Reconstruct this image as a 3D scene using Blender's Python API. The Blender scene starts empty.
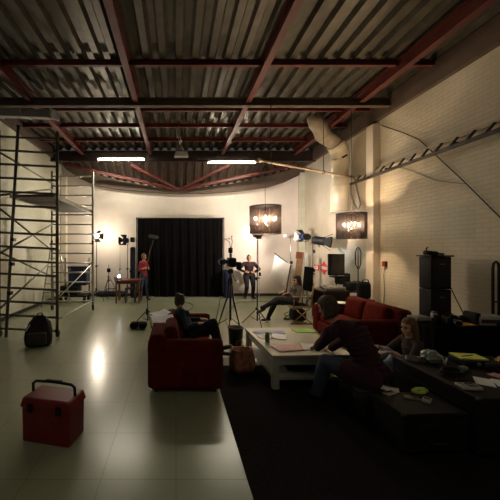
import bpy, bmesh, math, random
import numpy as np
from mathutils import Vector, Matrix, noise
PI = math.pi
random.seed(7)
sc = bpy.context.scene
C = sc.collection
# ------------------------------------------------------------------ camera
cam_d = bpy.data.cameras.new('camera')
cam_d.sensor_width = 36.0
cam_d.lens = 21.6
cam_d.shift_x = 0.148
cam_d.shift_y = -0.004
cam_d.clip_start = 0.05
cam = bpy.data.objects.new('camera', cam_d)
C.objects.link(cam)
cam.location = (0, 0, 1.85)
cam.rotation_euler = (PI/2, 0, 0)
sc.camera = cam
# ------------------------------------------------------------------ world, exposure
w = bpy.data.worlds.new('world'); sc.world = w
w.use_nodes = True
w.node_tree.nodes['Background'].inputs[0].default_value = (0.02, 0.018, 0.015, 1)
w.node_tree.nodes['Background'].inputs[1].default_value = 1.0
sc.view_settings.view_transform = 'Standard'
sc.view_settings.look = 'None'
sc.view_settings.gamma = 1.0
sc.view_settings.use_curve_mapping = False
sc.view_settings.exposure = 1.42
sc.cycles.use_denoising = True
sc.cycles.sample_clamp_indirect = 4.0
sc.cycles.max_bounces = 6
# lamp colours and powers (tune here)
L_FLUO_BACK = 60      # the two tubes under the back beam
L_FILL_FRONT = 13.5     # added fill tubes, unseen, behind the viewer
L_BULB = 800           # chandelier bulbs
L_OPEN = 16          # open faced lamp by the left rear corner
L_PANEL = 14
S_SPOT = 1.0          # theatre lamps

def lamp(name, kind, loc, target, power, color, size=0.1, spot=60, blend=0.6, parent=None, size_y=None):
    d = bpy.data.lights.new(name, kind)
    d.energy = power; d.color = color
    if kind == 'SPOT':
        d.spot_size = math.radians(spot); d.spot_blend = blend; d.shadow_soft_size = size
    elif kind == 'AREA':
        d.size = size
        if size_y: d.shape = 'RECTANGLE'; d.size_y = size_y
    else:
        d.shadow_soft_size = size
    o = bpy.data.objects.new(name, d); C.objects.link(o)
    o.location = loc
    o.rotation_euler = (Vector(target)-Vector(loc)).to_track_quat('-Z', 'Y').to_euler()
    return o
WARM = (1.0, 0.80, 0.58)
# theatre lamps: each stands in the lamp head built further down
lamp('fresnel_light_beam', 'SPOT', (3.98, 9.66, 2.22), (1.9, 11.6, 2.2), 170*S_SPOT, (1, .84, .70), .06, 125, 1)
lamp('barn_door_light_beam', 'SPOT', (4.26, 8.56, 2.02), (4.9, 10.6, 2.4), 110*S_SPOT, (1, .86, .76), .06, 60, 1)
lamp('stand_lamp_beam', 'SPOT', (2.08, 7.30, 2.20), (4.9, 10.2, 2.8), 330*S_SPOT, (1, .85, .74), .09, 75, 1)
lamp('open_face_light_beam', 'SPOT', (-2.72, 10.47, 2.27), (-3.6, 8.6, 2.6), 70*S_SPOT, (1, .86, .68), .05, 160, 1)
lamp('open_face_light_spill', 'POINT', (-2.68, 10.88, 2.32), (0, 0, 0), 20*S_SPOT, (1, .86, .68), .06)

# ------------------------------------------------------------------ materials
def mat(name, col, rough=.6, metal=0.0, var=.12, scale=8.0, bump=0.0, bscale=40., emit=None, estr=0, spec=None, alpha=None, trans=0, sheen=0):
    m = bpy.data.materials.new(name); m.use_nodes = True
    nt = m.node_tree; b = nt.nodes['Principled BSDF']
    b.inputs['Roughness'].default_value = rough; b.inputs['Metallic'].default_value = metal
    if spec is not None: b.inputs['Specular IOR Level'].default_value = spec
    if trans: b.inputs['Transmission Weight'].default_value = trans
    if sheen: b.inputs['Sheen Weight'].default_value = sheen
    tc = nt.nodes.new('ShaderNodeTexCoord')
    nz = nt.nodes.new('ShaderNodeTexNoise'); nz.inputs['Scale'].default_value = scale; nz.inputs['Detail'].default_value = 4
    nt.links.new(tc.outputs['Object'], nz.inputs['Vector'])
    cr = nt.nodes.new('ShaderNodeValToRGB')
    cr.color_ramp.elements[0].position = .3; cr.color_ramp.elements[1].position = .7
    cr.color_ramp.elements[0].color = tuple(c*(1-var) for c in col)+(1,)
    cr.color_ramp.elements[1].color = tuple(min(1, c*(1+var)) for c in col)+(1,)
    nt.links.new(nz.outputs['Fac'], cr.inputs['Fac']); nt.links.new(cr.outputs['Color'], b.inputs['Base Color'])
    if bump:
        n2 = nt.nodes.new('ShaderNodeTexNoise'); n2.inputs['Scale'].default_value = bscale; n2.inputs['Detail'].default_value = 3
        nt.links.new(tc.outputs['Object'], n2.inputs['Vector'])
        bp = nt.nodes.new('ShaderNodeBump'); bp.inputs['Strength'].default_value = bump; bp.inputs['Distance'].default_value = .02
        nt.links.new(n2.outputs['Fac'], bp.inputs['Height']); nt.links.new(bp.outputs['Normal'], b.inputs['Normal'])
    if emit:
        b.inputs['Emission Color'].default_value = tuple(emit)+(1,); b.inputs['Emission Strength'].default_value = estr
    return m

def wall_mat(name, col, axes, brick=True, patches=(), bw=.42, bh=.105, bstr=.5, stain=.2):
    """painted masonry; axes = which object axes run along and up the wall; patches = rectangles of repaint, or of shade painted in"""
    m = bpy.data.materials.new(name); m.use_nodes = True
    nt = m.node_tree; b = nt.nodes['Principled BSDF']; b.inputs['Roughness'].default_value = .62
    tc = nt.nodes.new('ShaderNodeTexCoord'); sp = nt.nodes.new('ShaderNodeSeparateXYZ')
    nt.links.new(tc.outputs['Object'], sp.inputs[0])
    cb = nt.nodes.new('ShaderNodeCombineXYZ')
    nt.links.new(sp.outputs[axes[0]], cb.inputs[0]); nt.links.new(sp.outputs[axes[1]], cb.inputs[1])
    n1 = nt.nodes.new('ShaderNodeTexNoise'); n1.inputs['Scale'].default_value = .7; n1.inputs['Detail'].default_value = 5; n1.inputs['Roughness'].default_value = .6
    nt.links.new(cb.outputs[0], n1.inputs['Vector'])
    cr = nt.nodes.new('ShaderNodeValToRGB')
    cr.color_ramp.elements[0].position = .35; cr.color_ramp.elements[1].position = .68
    cr.color_ramp.elements[0].color = (col[0]*(1-stain), col[1]*(1-stain*1.05), col[2]*(1-stain*1.25), 1)
    cr.color_ramp.elements[1].color = tuple(col)+(1,)
    nt.links.new(n1.outputs['Fac'], cr.inputs['Fac'])
    last = cr.outputs['Color']
    def mx(fac_out, colour, lastc, blend='MIX'):
        x = nt.nodes.new('ShaderNodeMix'); x.data_type = 'RGBA'; x.blend_type = blend
        nt.links.new(fac_out, x.inputs[0]); nt.links.new(lastc, x.inputs[6]); x.inputs[7].default_value = tuple(colour)+(1,)
        return x.outputs[2]
    def mth(op, a, bb):
        n = nt.nodes.new('ShaderNodeMath'); n.operation = op
        for i, v in enumerate((a, bb)):
            if isinstance(v, (int, float)): n.inputs[i].default_value = v
            else: nt.links.new(v, n.inputs[i])
        return n.outputs[0]
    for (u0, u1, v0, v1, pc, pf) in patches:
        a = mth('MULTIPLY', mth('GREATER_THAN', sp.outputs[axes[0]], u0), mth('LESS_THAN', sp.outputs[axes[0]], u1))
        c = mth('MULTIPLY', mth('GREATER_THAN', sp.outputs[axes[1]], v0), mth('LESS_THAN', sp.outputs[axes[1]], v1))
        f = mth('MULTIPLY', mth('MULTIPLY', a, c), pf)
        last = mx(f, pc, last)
    if brick:
        bk = nt.nodes.new('ShaderNodeTexBrick')
        bk.inputs['Scale'].default_value = 1.0; bk.inputs['Mortar Size'].default_value = .007
        bk.inputs['Brick Width'].default_value = bw; bk.inputs['Row Height'].default_value = bh
        bk.inputs['Mortar Smooth'].default_value = .6
        nt.links.new(cb.outputs[0], bk.inputs['Vector'])
        last = mx(mth('MULTIPLY', bk.outputs['Fac'], .30), (col[0]*.45, col[1]*.45, col[2]*.4), last)
        bp = nt.nodes.new('ShaderNodeBump'); bp.inputs['Strength'].default_value = bstr; bp.inputs['Distance'].default_value = .012; bp.invert = True
        nt.links.new(bk.outputs['Fac'], bp.inputs['Height']); nt.links.new(bp.outputs['Normal'], b.inputs['Normal'])
    nt.links.new(last, b.inputs['Base Color'])
    return m

CREAM = (.62, .57, .45)
M = dict(
    wall_left=wall_mat('cream_block_paint', (.62, .61, .49), (1, 2), True, (), .4, .2, .12, .22),
    wall_back=wall_mat('cream_plaster_paint', (.74, .655, .595), (0, 2), False, (), stain=.16),
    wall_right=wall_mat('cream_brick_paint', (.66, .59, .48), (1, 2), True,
                        ((6.45, 7.05, 2.0, 2.45, (.45, .45, .37), .55), (4.9, 6.2, 2.0, 2.6, (.45, .45, .37), .5), (7.75, 9.2, .4, 1.85, (.47, .52, .47), .7)), .24, .075, .5, .28),  # two grey repaints; the bluish rectangle is shade painted into the wall colour
    pilaster=mat('cream_gloss_paint', (.68, .60, .50), .5, var=.07, scale=2),
    fascia=mat('brown_fascia_board', (.085, .055, .04), .7, var=.25, scale=3),
    deck=mat('galvanised_deck', (.075, .065, .047), .45, .5, .3, 5),
    deck_brown=mat('weathered_deck', (.05, .03, .02), .6, .2, .3, 5),
    red_steel=mat('red_oxide_steel', (.10, .014, .009), .6, .0, .3, 4),
    dark_steel=mat('dark_steel', (.03, .018, .016), .5, .3, .3, 4),
    base=mat('dark_skirting', (.03, .03, .028), .5),
    rug=mat('charcoal_carpet', (.014, .011, .012), 1, var=.3, scale=30, bump=.5, bscale=300, spec=.1),
    alu=mat('aluminium', (.42, .42, .38), .4, .7, .15, 10),
    scaf=mat('scaffold_tube', (.13, .12, .10), .5, .5, .3, 12),
    ply=mat('plywood_deck', (.10, .075, .05), .7, var=.25, scale=4),
    black=mat('black_plastic', (.006, .006, .007), .6, var=.2, spec=.25),
    blackm=mat('black_metal', (.010, .010, .011), .45, .2, .2),
    rubber=mat('black_rubber', (.01, .01, .01), .8),
    velvet=mat('black_stage_cloth', (.0035, .003, .0035), 1, var=.3, scale=3, bump=.3, bscale=12, spec=.1),
    wood=mat('red_brown_wood', (.16, .045, .022), .35, var=.3, scale=6),
    tan=mat('tan_wood', (.24, .14, .07), .5, var=.2, scale=6),
    dwood=mat('dark_wood', (.05, .025, .015), .4, var=.3, scale=6),
    red_fab=mat('red_upholstery', (.085, .007, .004), .95, var=.25, scale=10, bump=.4, bscale=60, spec=.1),
    white=mat('white_paper', (.8, .8, .82), .7, var=.04),
    wpaint=mat('white_painted_wood', (.34, .34, .31), .45, var=.12, scale=5),
    ttop=mat('table_top_laminate', (.42, .40, .30), .25, var=.08, scale=3),
    duct=mat('white_duct', (.66, .58, .45), .35, .1, .08, 3),
    steelg=mat('galvanised_steel', (.35, .34, .30), .4, .8, .2, 6),
    cream_metal=mat('cream_metal', (.46, .37, .27), .5, .1, .1),
    tube=mat('lit_tube', (1, 1, 1), .5, emit=(1.0, .93, .72), estr=L_FLUO_BACK),
    fill_tube=mat('added_fill_tube', (1, 1, 1), .5, emit=(1.0, .94, .76), estr=L_FILL_FRONT),
    bulb=mat('lit_bulb', (1, 1, 1), .5, emit=(1.0, .74, .45), estr=L_BULB),
    openl=mat('lit_halogen', (1, 1, 1), .5, emit=(1.0, .88, .70), estr=L_OPEN),
    panel=mat('lit_panel', (1, 1, 1), .5, emit=(1.0, .90, .82), estr=L_PANEL),
    string=mat('black_shade_string', (.030, .009, .008), .7, var=.2),
    chrome=mat('chrome', (.8, .8, .78), .12, 1.0, .02),
    crystal=mat('crystal', (.9, .9, .9), .05, trans=1, var=.02),
    blue=mat('navy_plastic', (.008, .013, .065), .5, var=.15),
    bluec=mat('navy_cloth', (.007, .008, .018), .9, var=.2),
    redp=mat('red_plastic', (.15, .004, .006), .45, var=.1),
    signred=mat('sign_red', (.62, .03, .04), .5, var=.05),
    green=mat('green_folder', (.22, .50, .05), .5, var=.05),
    pink=mat('pink_print', (.62, .33, .30), .5, var=.3, scale=20),
    bluep=mat('blue_print', (.14, .18, .42), .5, var=.4, scale=20),
    kraft=mat('printed_paper_bag', (.30, .12, .07), .8, var=.5, scale=14, bump=.4, bscale=20),
    gglass=mat('green_glass', (.10, .17, .05), .1, var=.2),
    yellow=mat('yellow_paper', (.60, .62, .13), .7, var=.08, scale=20),
    orange=mat('orange_peel', (.60, .30, .07), .5, var=.15, scale=20),
    screen=mat('dark_screen', (.004, .004, .006), .12),
    grey=mat('grey_plastic', (.16, .16, .17), .5, var=.1),
    lgrey=mat('light_grey_plastic', (.40, .38, .38), .5, var=.1),
    foam=mat('grey_foam', (.22, .23, .23), 1, var=.3, scale=40, bump=.5, bscale=150),
    lens=mat('lens_glass', (.03, .06, .22), .05),
    redgel=mat('dark_red_metal', (.05, .012, .009), .5, .2),
    board=mat('white_foam_board', (.82, .79, .74), .8, var=.03),
    skin=mat('skin', (.48, .25, .17), .55, var=.06, scale=12),
    eye=mat('eye', (.03, .02, .02), .2), lip=mat('lips', (.36, .12, .10), .5),
    brown_hair=mat('brown_hair', (.055, .030, .018), .6, var=.45, scale=30, bump=.5, bscale=70),
    dark_hair=mat('dark_hair', (.008, .006, .006), .6, var=.4, scale=30, bump=.5, bscale=70),
    lbrown_hair=mat('light_brown_hair', (.12, .055, .026), .6, var=.5, scale=30, bump=.5, bscale=70),
    maroon=mat('maroon_knit', (.034, .006, .013), .95, var=.2, scale=20, bump=.4, bscale=90),
    jeans=mat('blue_denim', (.028, .040, .075), .9, var=.25, scale=25, bump=.3, bscale=120),
    ljeans=mat('pale_denim', (.22, .27, .36), .9, var=.25, scale=25, bump=.3, bscale=120),
    djeans=mat('dark_trousers', (.010, .010, .016), .9, var=.2),
    navy=mat('navy_jumper', (.020, .024, .05), .95, var=.2, bump=.3, bscale=80),
    gtop=mat('grey_cardigan', (.07, .062, .058), .95, var=.2, bump=.3, bscale=80),
    dgrey=mat('dark_grey_top', (.035, .03, .03), .95, var=.2),
    redshirt=mat('red_shirt', (.25, .018, .03), .9, var=.15),
    mblack=mat('black_maroon_cardigan', (.03, .012, .014), .95, var=.2),
    pinktop=mat('dusty_pink_top', (.045, .025, .022), .9, var=.2, bump=.3, bscale=60),
    shoe=mat('black_leather', (.008, .01, .01), .4, var=.1),
)
def floor_mat():
    m = bpy.data.materials.new('grey_green_floor_tiles'); m.use_nodes = True
    nt = m.node_tree; b = nt.nodes['Principled BSDF']
    tc = nt.nodes.new('ShaderNodeTexCoord')
    bk = nt.nodes.new('ShaderNodeTexBrick'); bk.offset = 0
    bk.inputs['Scale'].default_value = 1; bk.inputs['Brick Width'].default_value = .6; bk.inputs['Row Height'].default_value = .6
    bk.inputs['Mortar Size'].default_value = .003
    bk.inputs['Color1'].default_value = (.27, .285, .195, 1); bk.inputs['Color2'].default_value = (.29, .305, .21, 1); bk.inputs['Mortar'].default_value = (.14, .14, .10, 1)
    nt.links.new(tc.outputs['Object'], bk.inputs['Vector'])
    nz = nt.nodes.new('ShaderNodeTexNoise'); nz.inputs['Scale'].default_value = 1.2; nz.inputs['Detail'].default_value = 6
    nt.links.new(tc.outputs['Object'], nz.inputs['Vector'])
    x = nt.nodes.new('ShaderNodeMix'); x.data_type = 'RGBA'; x.blend_type = 'MULTIPLY'; x.inputs[0].default_value = .5
    nt.links.new(bk.outputs['Color'], x.inputs[6]); nt.links.new(nz.outputs['Color'], x.inputs[7])
    x2 = nt.nodes.new('ShaderNodeMix'); x2.data_type = 'RGBA'; x2.inputs[0].default_value = .25
    nt.links.new(bk.outputs['Color'], x2.inputs[6]); x2.inputs[7].default_value = (.28, .29, .20, 1)
    nt.links.new(x2.outputs[2], b.inputs['Base Color'])
    mr = nt.nodes.new('ShaderNodeMapRange'); mr.inputs['To Min'].default_value = .20; mr.inputs['To Max'].default_value = .30
    nt.links.new(nz.outputs['Fac'], mr.inputs['Value']); nt.links.new(mr.outputs[0], b.inputs['Roughness'])
    bp = nt.nodes.new('ShaderNodeBump'); bp.inputs['Strength'].default_value = .08; bp.inputs['Distance'].default_value = .02
    nt.links.new(nz.outputs['Fac'], bp.inputs['Height']); nt.links.new(bp.outputs['Normal'], b.inputs['Normal'])
    return m
M['floor'] = floor_mat()

# ------------------------------------------------------------------ mesh helpers
def basis(d):
    d = Vector(d).normalized()
    a = Vector((0, 0, 1)) if abs(d.z) < .95 else Vector((1, 0, 0))
    s = d.cross(a).normalized(); u = s.cross(d).normalized()
    return s, u, d
class MB:
    def __init__(s): s.v = []; s.f = []; s.sm = []
    def add(s, vs, fs, smooth=False):
        n = len(s.v); s.v += [Vector(v) for v in vs]; s.f += [tuple(i+n for i in f) for f in fs]; s.sm += [smooth]*len(fs); return s
    def box(s, c, size, rot=(0, 0, 0), taper=1.0):
        from mathutils import Euler
        R = Euler(rot).to_matrix(); c = Vector(c); hx, hy, hz = size[0]/2, size[1]/2, size[2]/2
        vs = []
        for z in (-1, 1):
            t = taper if z > 0 else 1
            for x, y in ((-1, -1), (1, -1), (1, 1), (-1, 1)): vs.append(c+R@Vector((x*hx*t, y*hy*t, z*hz)))
        return s.add(vs, [(3, 2, 1, 0), (4, 5, 6, 7), (0, 1, 5, 4), (1, 2, 6, 5), (2, 3, 7, 6), (3, 0, 4, 7)])
    def rbox(s, c, size, r=.03, rot=(0, 0, 0), seg=3):
        from mathutils import Euler
        bm = bmesh.new(); bmesh.ops.create_cube(bm, size=1)
        for v in bm.verts: v.co = Vector((v.co.x*size[0], v.co.y*size[1], v.co.z*size[2]))
        bmesh.ops.bevel(bm, geom=bm.edges[:]+bm.verts[:], offset=min(r, min(size)*.45), segments=seg, profile=.5, affect='EDGES')
        R = Euler(rot).to_matrix(); c = Vector(c)
        bm.verts.index_update()
        vs = [c+R@v.co for v in bm.verts]; fs = [[v.index for v in f.verts] for f in bm.faces]; bm.free()
        return s.add(vs, fs, True)
    def cyl(s, a, b, r, r2=None, seg=12, cap=True, smooth=True):
        a = Vector(a); b = Vector(b); r2 = r if r2 is None else r2
        S, U, D = basis(b-a); vs = []
        for p, rr in ((a, r), (b, r2)):
            for i in range(seg):
                t = 2*PI*i/seg; vs.append(p+S*math.cos(t)*rr+U*math.sin(t)*rr)
        s.add(vs, [(i, (i+1) % seg, seg+(i+1) % seg, seg+i) for i in range(seg)], smooth)
        if cap: s.add(vs, [tuple(range(seg-1, -1, -1)), tuple(range(seg, 2*seg))])
        return s
    def tube(s, pts, r, seg=8, rs=None):
        pts = [Vector(p) for p in pts]; n = len(pts); vs = []; prev = None
        for i, p in enumerate(pts):
            d = (pts[min(i+1, n-1)]-pts[max(i-1, 0)]).normalized()
            if prev is None: S, U, _ = basis(d)
            else:
                S = (prev-d*prev.dot(d)).normalized(); U = S.cross(d)
            prev = S; rr = rs[i] if rs else r
            for k in range(seg):
                t = 2*PI*k/seg; vs.append(p+S*math.cos(t)*rr+U*math.sin(t)*rr)
        fs = [(i*seg+k, i*seg+(k+1) % seg, (i+1)*seg+(k+1) % seg, (i+1)*seg+k) for i in range(n-1) for k in range(seg)]
        s.add(vs, fs, True); s.add(vs, [tuple(range(seg-1, -1, -1)), tuple(range((n-1)*seg, n*seg))]); return s
    def lathe(s, prof, c=(0, 0, 0), d=(0, 0, 1), seg=20, smooth=True):
        c = Vector(c); S, U, D = basis(d); vs = []
        for (r, h) in prof:
            for k in range(seg):
                t = 2*PI*k/seg; vs.append(c+D*h+(S*math.cos(t)+U*math.sin(t))*max(r, 1e-4))
        fs = [(i*seg+k, i*seg+(k+1) % seg, (i+1)*seg+(k+1) % seg, (i+1)*seg+k) for i in range(len(prof)-1) for k in range(seg)]
        return s.add(vs, fs, smooth)
    def ball(s, c, r, seg=14, R=None):
        c = Vector(c); r = (r, r, r) if isinstance(r, (int, float)) else r; n = seg//2; vs = []
        for i in range(n+1):
            a = PI*i/n
            for k in range(seg):
                t = 2*PI*k/seg; v = Vector((math.sin(a)*math.cos(t)*r[0], math.sin(a)*math.sin(t)*r[1], math.cos(a)*r[2]))
                vs.append(c+(R@v if R else v))
        fs = [(i*seg+k, (i+1)*seg+k, (i+1)*seg+(k+1) % seg, i*seg+(k+1) % seg) for i in range(n) for k in range(seg)]
        return s.add(vs, fs, True)
    def ring(s, c, R, r, d=(0, 0, 1), seg=32, rs=6):
        c = Vector(c); S, U, D = basis(d); vs = []
        for i in range(seg):
            t = 2*PI*i/seg; o = S*math.cos(t)+U*math.sin(t)
            for k in range(rs):
                q = 2*PI*k/rs; vs.append(c+o*(R+r*math.cos(q))+D*r*math.sin(q))
        fs = [(i*rs+k, ((i+1) % seg)*rs+k, ((i+1) % seg)*rs+(k+1) % rs, i*rs+(k+1) % rs) for i in range(seg) for k in range(rs)]
        return s.add(vs, fs, True)
    def prism(s, poly, off):
        n = len(poly); off = Vector(off); vs = [Vector(p) for p in poly]+[Vector(p)+off for p in poly]
        return s.add(vs, [tuple(range(n-1, -1, -1)), tuple(range(n, 2*n))]+[(i, (i+1) % n, n+(i+1) % n, n+i) for i in range(n)])
    def build(s, name, m, parent=None, loc=None, bevel=0):
        me = bpy.data.meshes.new(name)
        base = Vector(loc) if loc is not None else Vector((0, 0, 0))
        me.from_pydata([tuple(v-base) for v in s.v], [], s.f)
        me.polygons.foreach_set('use_smooth', s.sm)
        bm = bmesh.new(); bm.from_mesh(me); bmesh.ops.remove_doubles(bm, verts=bm.verts, dist=1e-5)
        bmesh.ops.dissolve_degenerate(bm, dist=1e-6, edges=bm.edges)
        bmesh.ops.recalc_face_normals(bm, faces=bm.faces); bm.to_mesh(me); bm.free()
        me.materials.append(m)
        o = bpy.data.objects.new(name, me); C.objects.link(o)
        o.location = base
        if parent is not None: o.parent = parent
        if bevel:
            b = o.modifiers.new('bevel', 'BEVEL'); b.width = bevel; b.segments = 2; b.limit_method = 'ANGLE'
        return o
def thing(name, label, cat, loc=(0, 0, 0), rz=0, group=None):
    o = bpy.data.objects.new(name, None); C.objects.link(o); o.empty_display_size = .1
    o.location = loc; o.rotation_euler = (0, 0, rz); o['label'] = label; o['category'] = cat
    if group: o['group'] = group
    return o
def tag(o, label, cat, group=None):
    o['label'] = label; o['category'] = cat
    if group: o['group'] = group
    return o
def struct(o): o['kind'] = 'structure'; return o

# ------------------------------------------------------------------ room shell
XL, XR, YB, YF, ZC = -4.4, 4.9, 11.6, -2.5, 5.35
struct(MB().box(((XL+XR)/2, (YB+YF)/2, -.1), (XR-XL+.4, YB-YF+.4, .2)).build('floor', M['floor']))
struct(MB().box((XL-.1, (YB+YF)/2, 2.75), (.2, YB-YF+.4, 5.5)).build('wall_left', M['wall_left']))
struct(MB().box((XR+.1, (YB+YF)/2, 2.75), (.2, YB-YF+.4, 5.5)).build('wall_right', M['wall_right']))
struct(MB().box(((XL+XR)/2, YB+.1, 2.75), (XR-XL, .2, 5.5)).build('wall_back', M['wall_back']))
struct(MB().box(((XL+XR)/2, YF-.1, 2.75), (XR-XL, .2, 5.5)).build('wall_front', M['wall_left']))
# corrugated roof deck, ribs running away from the camera
def corrugated(x0, x1, y0, y1, z, pitch=.30, h=.09):
    m = MB(); prof = []; x = x0
    while x < x1-.01:
        for dx, dz in ((0, 0), (.11, 0), (.15, h), (.26, h)): prof.append((x+dx*pitch/.3, z+dz))
        x += pitch
    prof.append((x1, z))
    vs = [(a, y0, b) for a, b in prof]+[(a, y1, b) for a, b in prof]; n = len(prof)
    vs += [(a, y0, z+h+.05) for a, b in prof]+[(a, y1, z+h+.05) for a, b in prof]
    fs = [(i, i+1, n+i+1, n+i) for i in range(n-1)]+[(2*n+i, 3*n+i, 3*n+i+1, 2*n+i+1) for i in range(n-1)]
    m.add(vs, fs); return m
struct(corrugated(XL-.1, XR+.1, YF, 10.75, ZC).build('ceiling', M['deck']))
# lower rear roof: slopes from the cross beam down to the sagging fascia on the rear wall
fl = [(58, 163, 158), (67, 170, 162), (80, 178.5, 167), (96, 186, 174.5), (118, 189.5, 180.5), (140, 191.5, 184.5), (160, 193, 188), (181, 194, 190), (205, 193.4, 187.5),
      (230, 192, 184.5), (250, 190, 180.5), (269, 187, 176), (285, 182, 171.5), (304, 173, 165)]
cur = []
for (px, yb, yt) in fl:
    k = 300/11.5; cur.append(((px-176)/k, 1.85+(248-yb)/k, 1.85+(248-yt)/k))
cur[0] = (XL, cur[0][1], cur[0][2]); cur[-1] = (XR, cur[-1][1], cur[-1][2])
m = MB(); n = len(cur)
vs = [(x, 11.42, a) for x, a, b in cur]+[(x, 11.42, b) for x, a, b in cur]+[(x, 11.6, a) for x, a, b in cur]+[(x, 11.6, b) for x, a, b in cur]
fs = []
for i in range(n-1):
    fs += [(i, i+1, n+i+1, n+i), (2*n+i, 3*n+i, 3*n+i+1, 2*n+i+1), (i, 2*n+i, 2*n+i+1, i+1), (n+i, n+i+1, 3*n+i+1, 3*n+i)]
struct(m.add(vs, fs).build('trim_1', M['fascia']))
def zt(x):
    for (x0, a0, b0), (x1, a1, b1) in zip(cur, cur[1:]):
        if x <= x1: return b0+(b1-b0)*(x-x0)/(x1-x0)
    return cur[-1][2]
m = MB(); vs = []; xs = []; x = XL
k = 0
while x < XR:
    xs.append((x, 0)); xs.append((min(x+.11, XR), 0)); xs.append((min(x+.14, XR), .07)); xs.append((min(x+.27, XR), .07)); x += .30
xs.append((XR, 0)); n = len(xs)
vs = [(a, 10.6, 4.92+b) for a, b in xs]+[(a, 11.5, zt(a)+.02+b) for a, b in xs]
vs += [(a, 10.6, 5.1) for a, b in xs]+[(a, 11.5, zt(a)+.2) for a, b in xs]
m.add(vs, [(i, i+1, n+i+1, n+i) for i in range(n-1)]+[(2*n+i, 3*n+i, 3*n+i+1, 2*n+i+1) for i in range(n-1)])
o = struct(m.build('ceiling_rear', M['deck_brown']))
# beams
def beam(name, a, b, hh, bb, mt, n_=1):
    """I-beam between a and b"""
    a = Vector(a); b = Vector(b); d = b-a; L = d.length; mid = (a+b)/2
    rz = math.atan2(d.y, d.x); m = MB()
    ry = -math.asin(d.z/L)
    for dz in (-hh/2, hh/2): m.box(mid+Vector((0, 0, dz)), (L, bb, .02), (0, ry, rz))
    m.box(mid, (L, .015, hh), (0, ry, rz))
    o = m.build(name, mt); return struct(o)
nb = 2
beam('trim_2', (XL, 10.55, 5.07), (XR, 10.55, 5.07), .34, .16, M['dark_steel'])
for i, X in enumerate((-3.25, -.9, 1.62, 4.15)):
    beam('trim_%d' % (3+i), (X, YF, 5.22), (X, 10.5, 5.22), .22, .12, M['red_steel'])
for i, (Y, h) in enumerate(((9.55, .09), (8.45, .09), (7.45, .09), (5.6, .09), (3.6, .09), (1.2, .09))):
    beam('trim_%d' % (7+i), (XL, Y, 5.30), (XR, Y, 5.30), h, .07, M['red_steel'])
beam('trim_13', (XL, 6.75, 5.12), (XR, 6.75, 5.12), .16, .12, M['fascia'])
# rear roof hip members meeting above the middle of the rear wall
for i, (x0, x1) in enumerate(((-3.9, .05), (-1.6, .1), (1.9, .15), (4.3, .2))):
    y1 = 11.35
    beam('trim_%d' % (14+i), (x0, 10.65, 4.80), (x1, y1, zt(x1)-.02), .08, .06, M['red_steel'])
# fascia boards at the head of the side walls
struct(MB().box((XL+.05, 4.5, 5.2), (.1, 13.9, .34)).build('trim_18', M['fascia']))
struct(MB().box((XR-.05, 4.5, 5.12), (.1, 13.9, .42)).build('trim_19', M['fascia']))
# skirtings
struct(MB().box(((XL+XR)/2, 11.585, .05), (XR-XL, .03, .10)).build('baseboard_back', M['base']))
struct(MB().box((XL+.015, 4.5, .05), (.03, 14, .10)).build('baseboard_left', M['base']))
struct(MB().box((XR-.015, 4.5, .05), (.03, 14, .10)).build('baseboard_right', M['base']))
# pilasters
struct(MB().box((4.815, 7.335, 2.42), (.17, .27, 4.84), ).build('trim_20', M['pilaster'], bevel=.01))
struct(MB().box((4.815, 11.49, 2.36), (.20, .2, 4.72)).build('trim_21', M['wall_left'], bevel=.01))
struct(MB().box((-4.28, 11.48, 2.3), (.2, .2, 4.6)).build('trim_22', M['pilaster'], bevel=.01))
# door-like vertical conduit on the right wall beside the pilaster
# rug
tag(MB().box((2.72, 2.35, .0015), (4.3, 4.75, .003)).build('carpet', M['rug']), 'charcoal carpet laid under the low white table on the right', 'carpet')
def bw(m, name, mt, root, bevel=0):
    """build from world coordinates as a part of root (an unrotated thing or its part)"""
    r = root; off = Vector((0, 0, 0))
    while r is not None: off += Vector(r.location); r = r.parent
    m.v = [v-off for v in m.v]
    return m.build(name, mt, root, bevel=bevel)
def lone(m, name, mt, loc, label, cat, group=None, bevel=0):
    return tag(m.build(name, mt, None, loc, bevel), label, cat, group)
def arc(p0, p1, sag, n=10):
    p0 = Vector(p0); p1 = Vector(p1)
    return [p0.lerp(p1, i/n)-Vector((0, 0, 4*sag*(i/n)*(1-i/n))) for i in range(n+1)]

# ------------------------------------------------------------------ ceiling fittings
def fluo(x0, x1, y, z, label, mt, hang=5.35):
    t = thing('fluorescent_light', label, 'ceiling light', ((x0+x1)/2, y, z), group='fluorescent ceiling lights')
    bw(MB().box(((x0+x1)/2, y, z+.06), (x1-x0, .14, .05)), 'housing', M['steelg'], t)
    for dy in (-.035, .035): bw(MB().cyl((x0+.03, y+dy, z+.015), (x1-.03, y+dy, z+.015), .012), 'tube', mt, t)
    for x in (x0, x1): bw(MB().box((x, y, z+.03), (.03, .15, .09)), 'end_cap', M['lgrey'], t)
    for x in (x0+.3, x1-.3): bw(MB().cyl((x, y, z+.08), (x, y, hang), .004, seg=5), 'hanger', M['blackm'], t)
fluo(-2.62, -1.05, 10.05, 4.80, 'lit tube light hung below the back beam, the one on the left', M['tube'])
fluo(1.06, 2.66, 10.05, 4.70, 'lit tube light hung below the back beam, the one on the right', M['tube'])
for i, (x, y, s) in enumerate(((-1.9, -.4, 'left of'), (2.6, -.4, 'right of'))):  # added fill fittings out of view, there to brighten walls and floor
    fluo(x-.75, x+.75, y, 5.0, 'added unseen fill tube under the roof above and %s the viewer' % s, M['fill_tube'])
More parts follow.
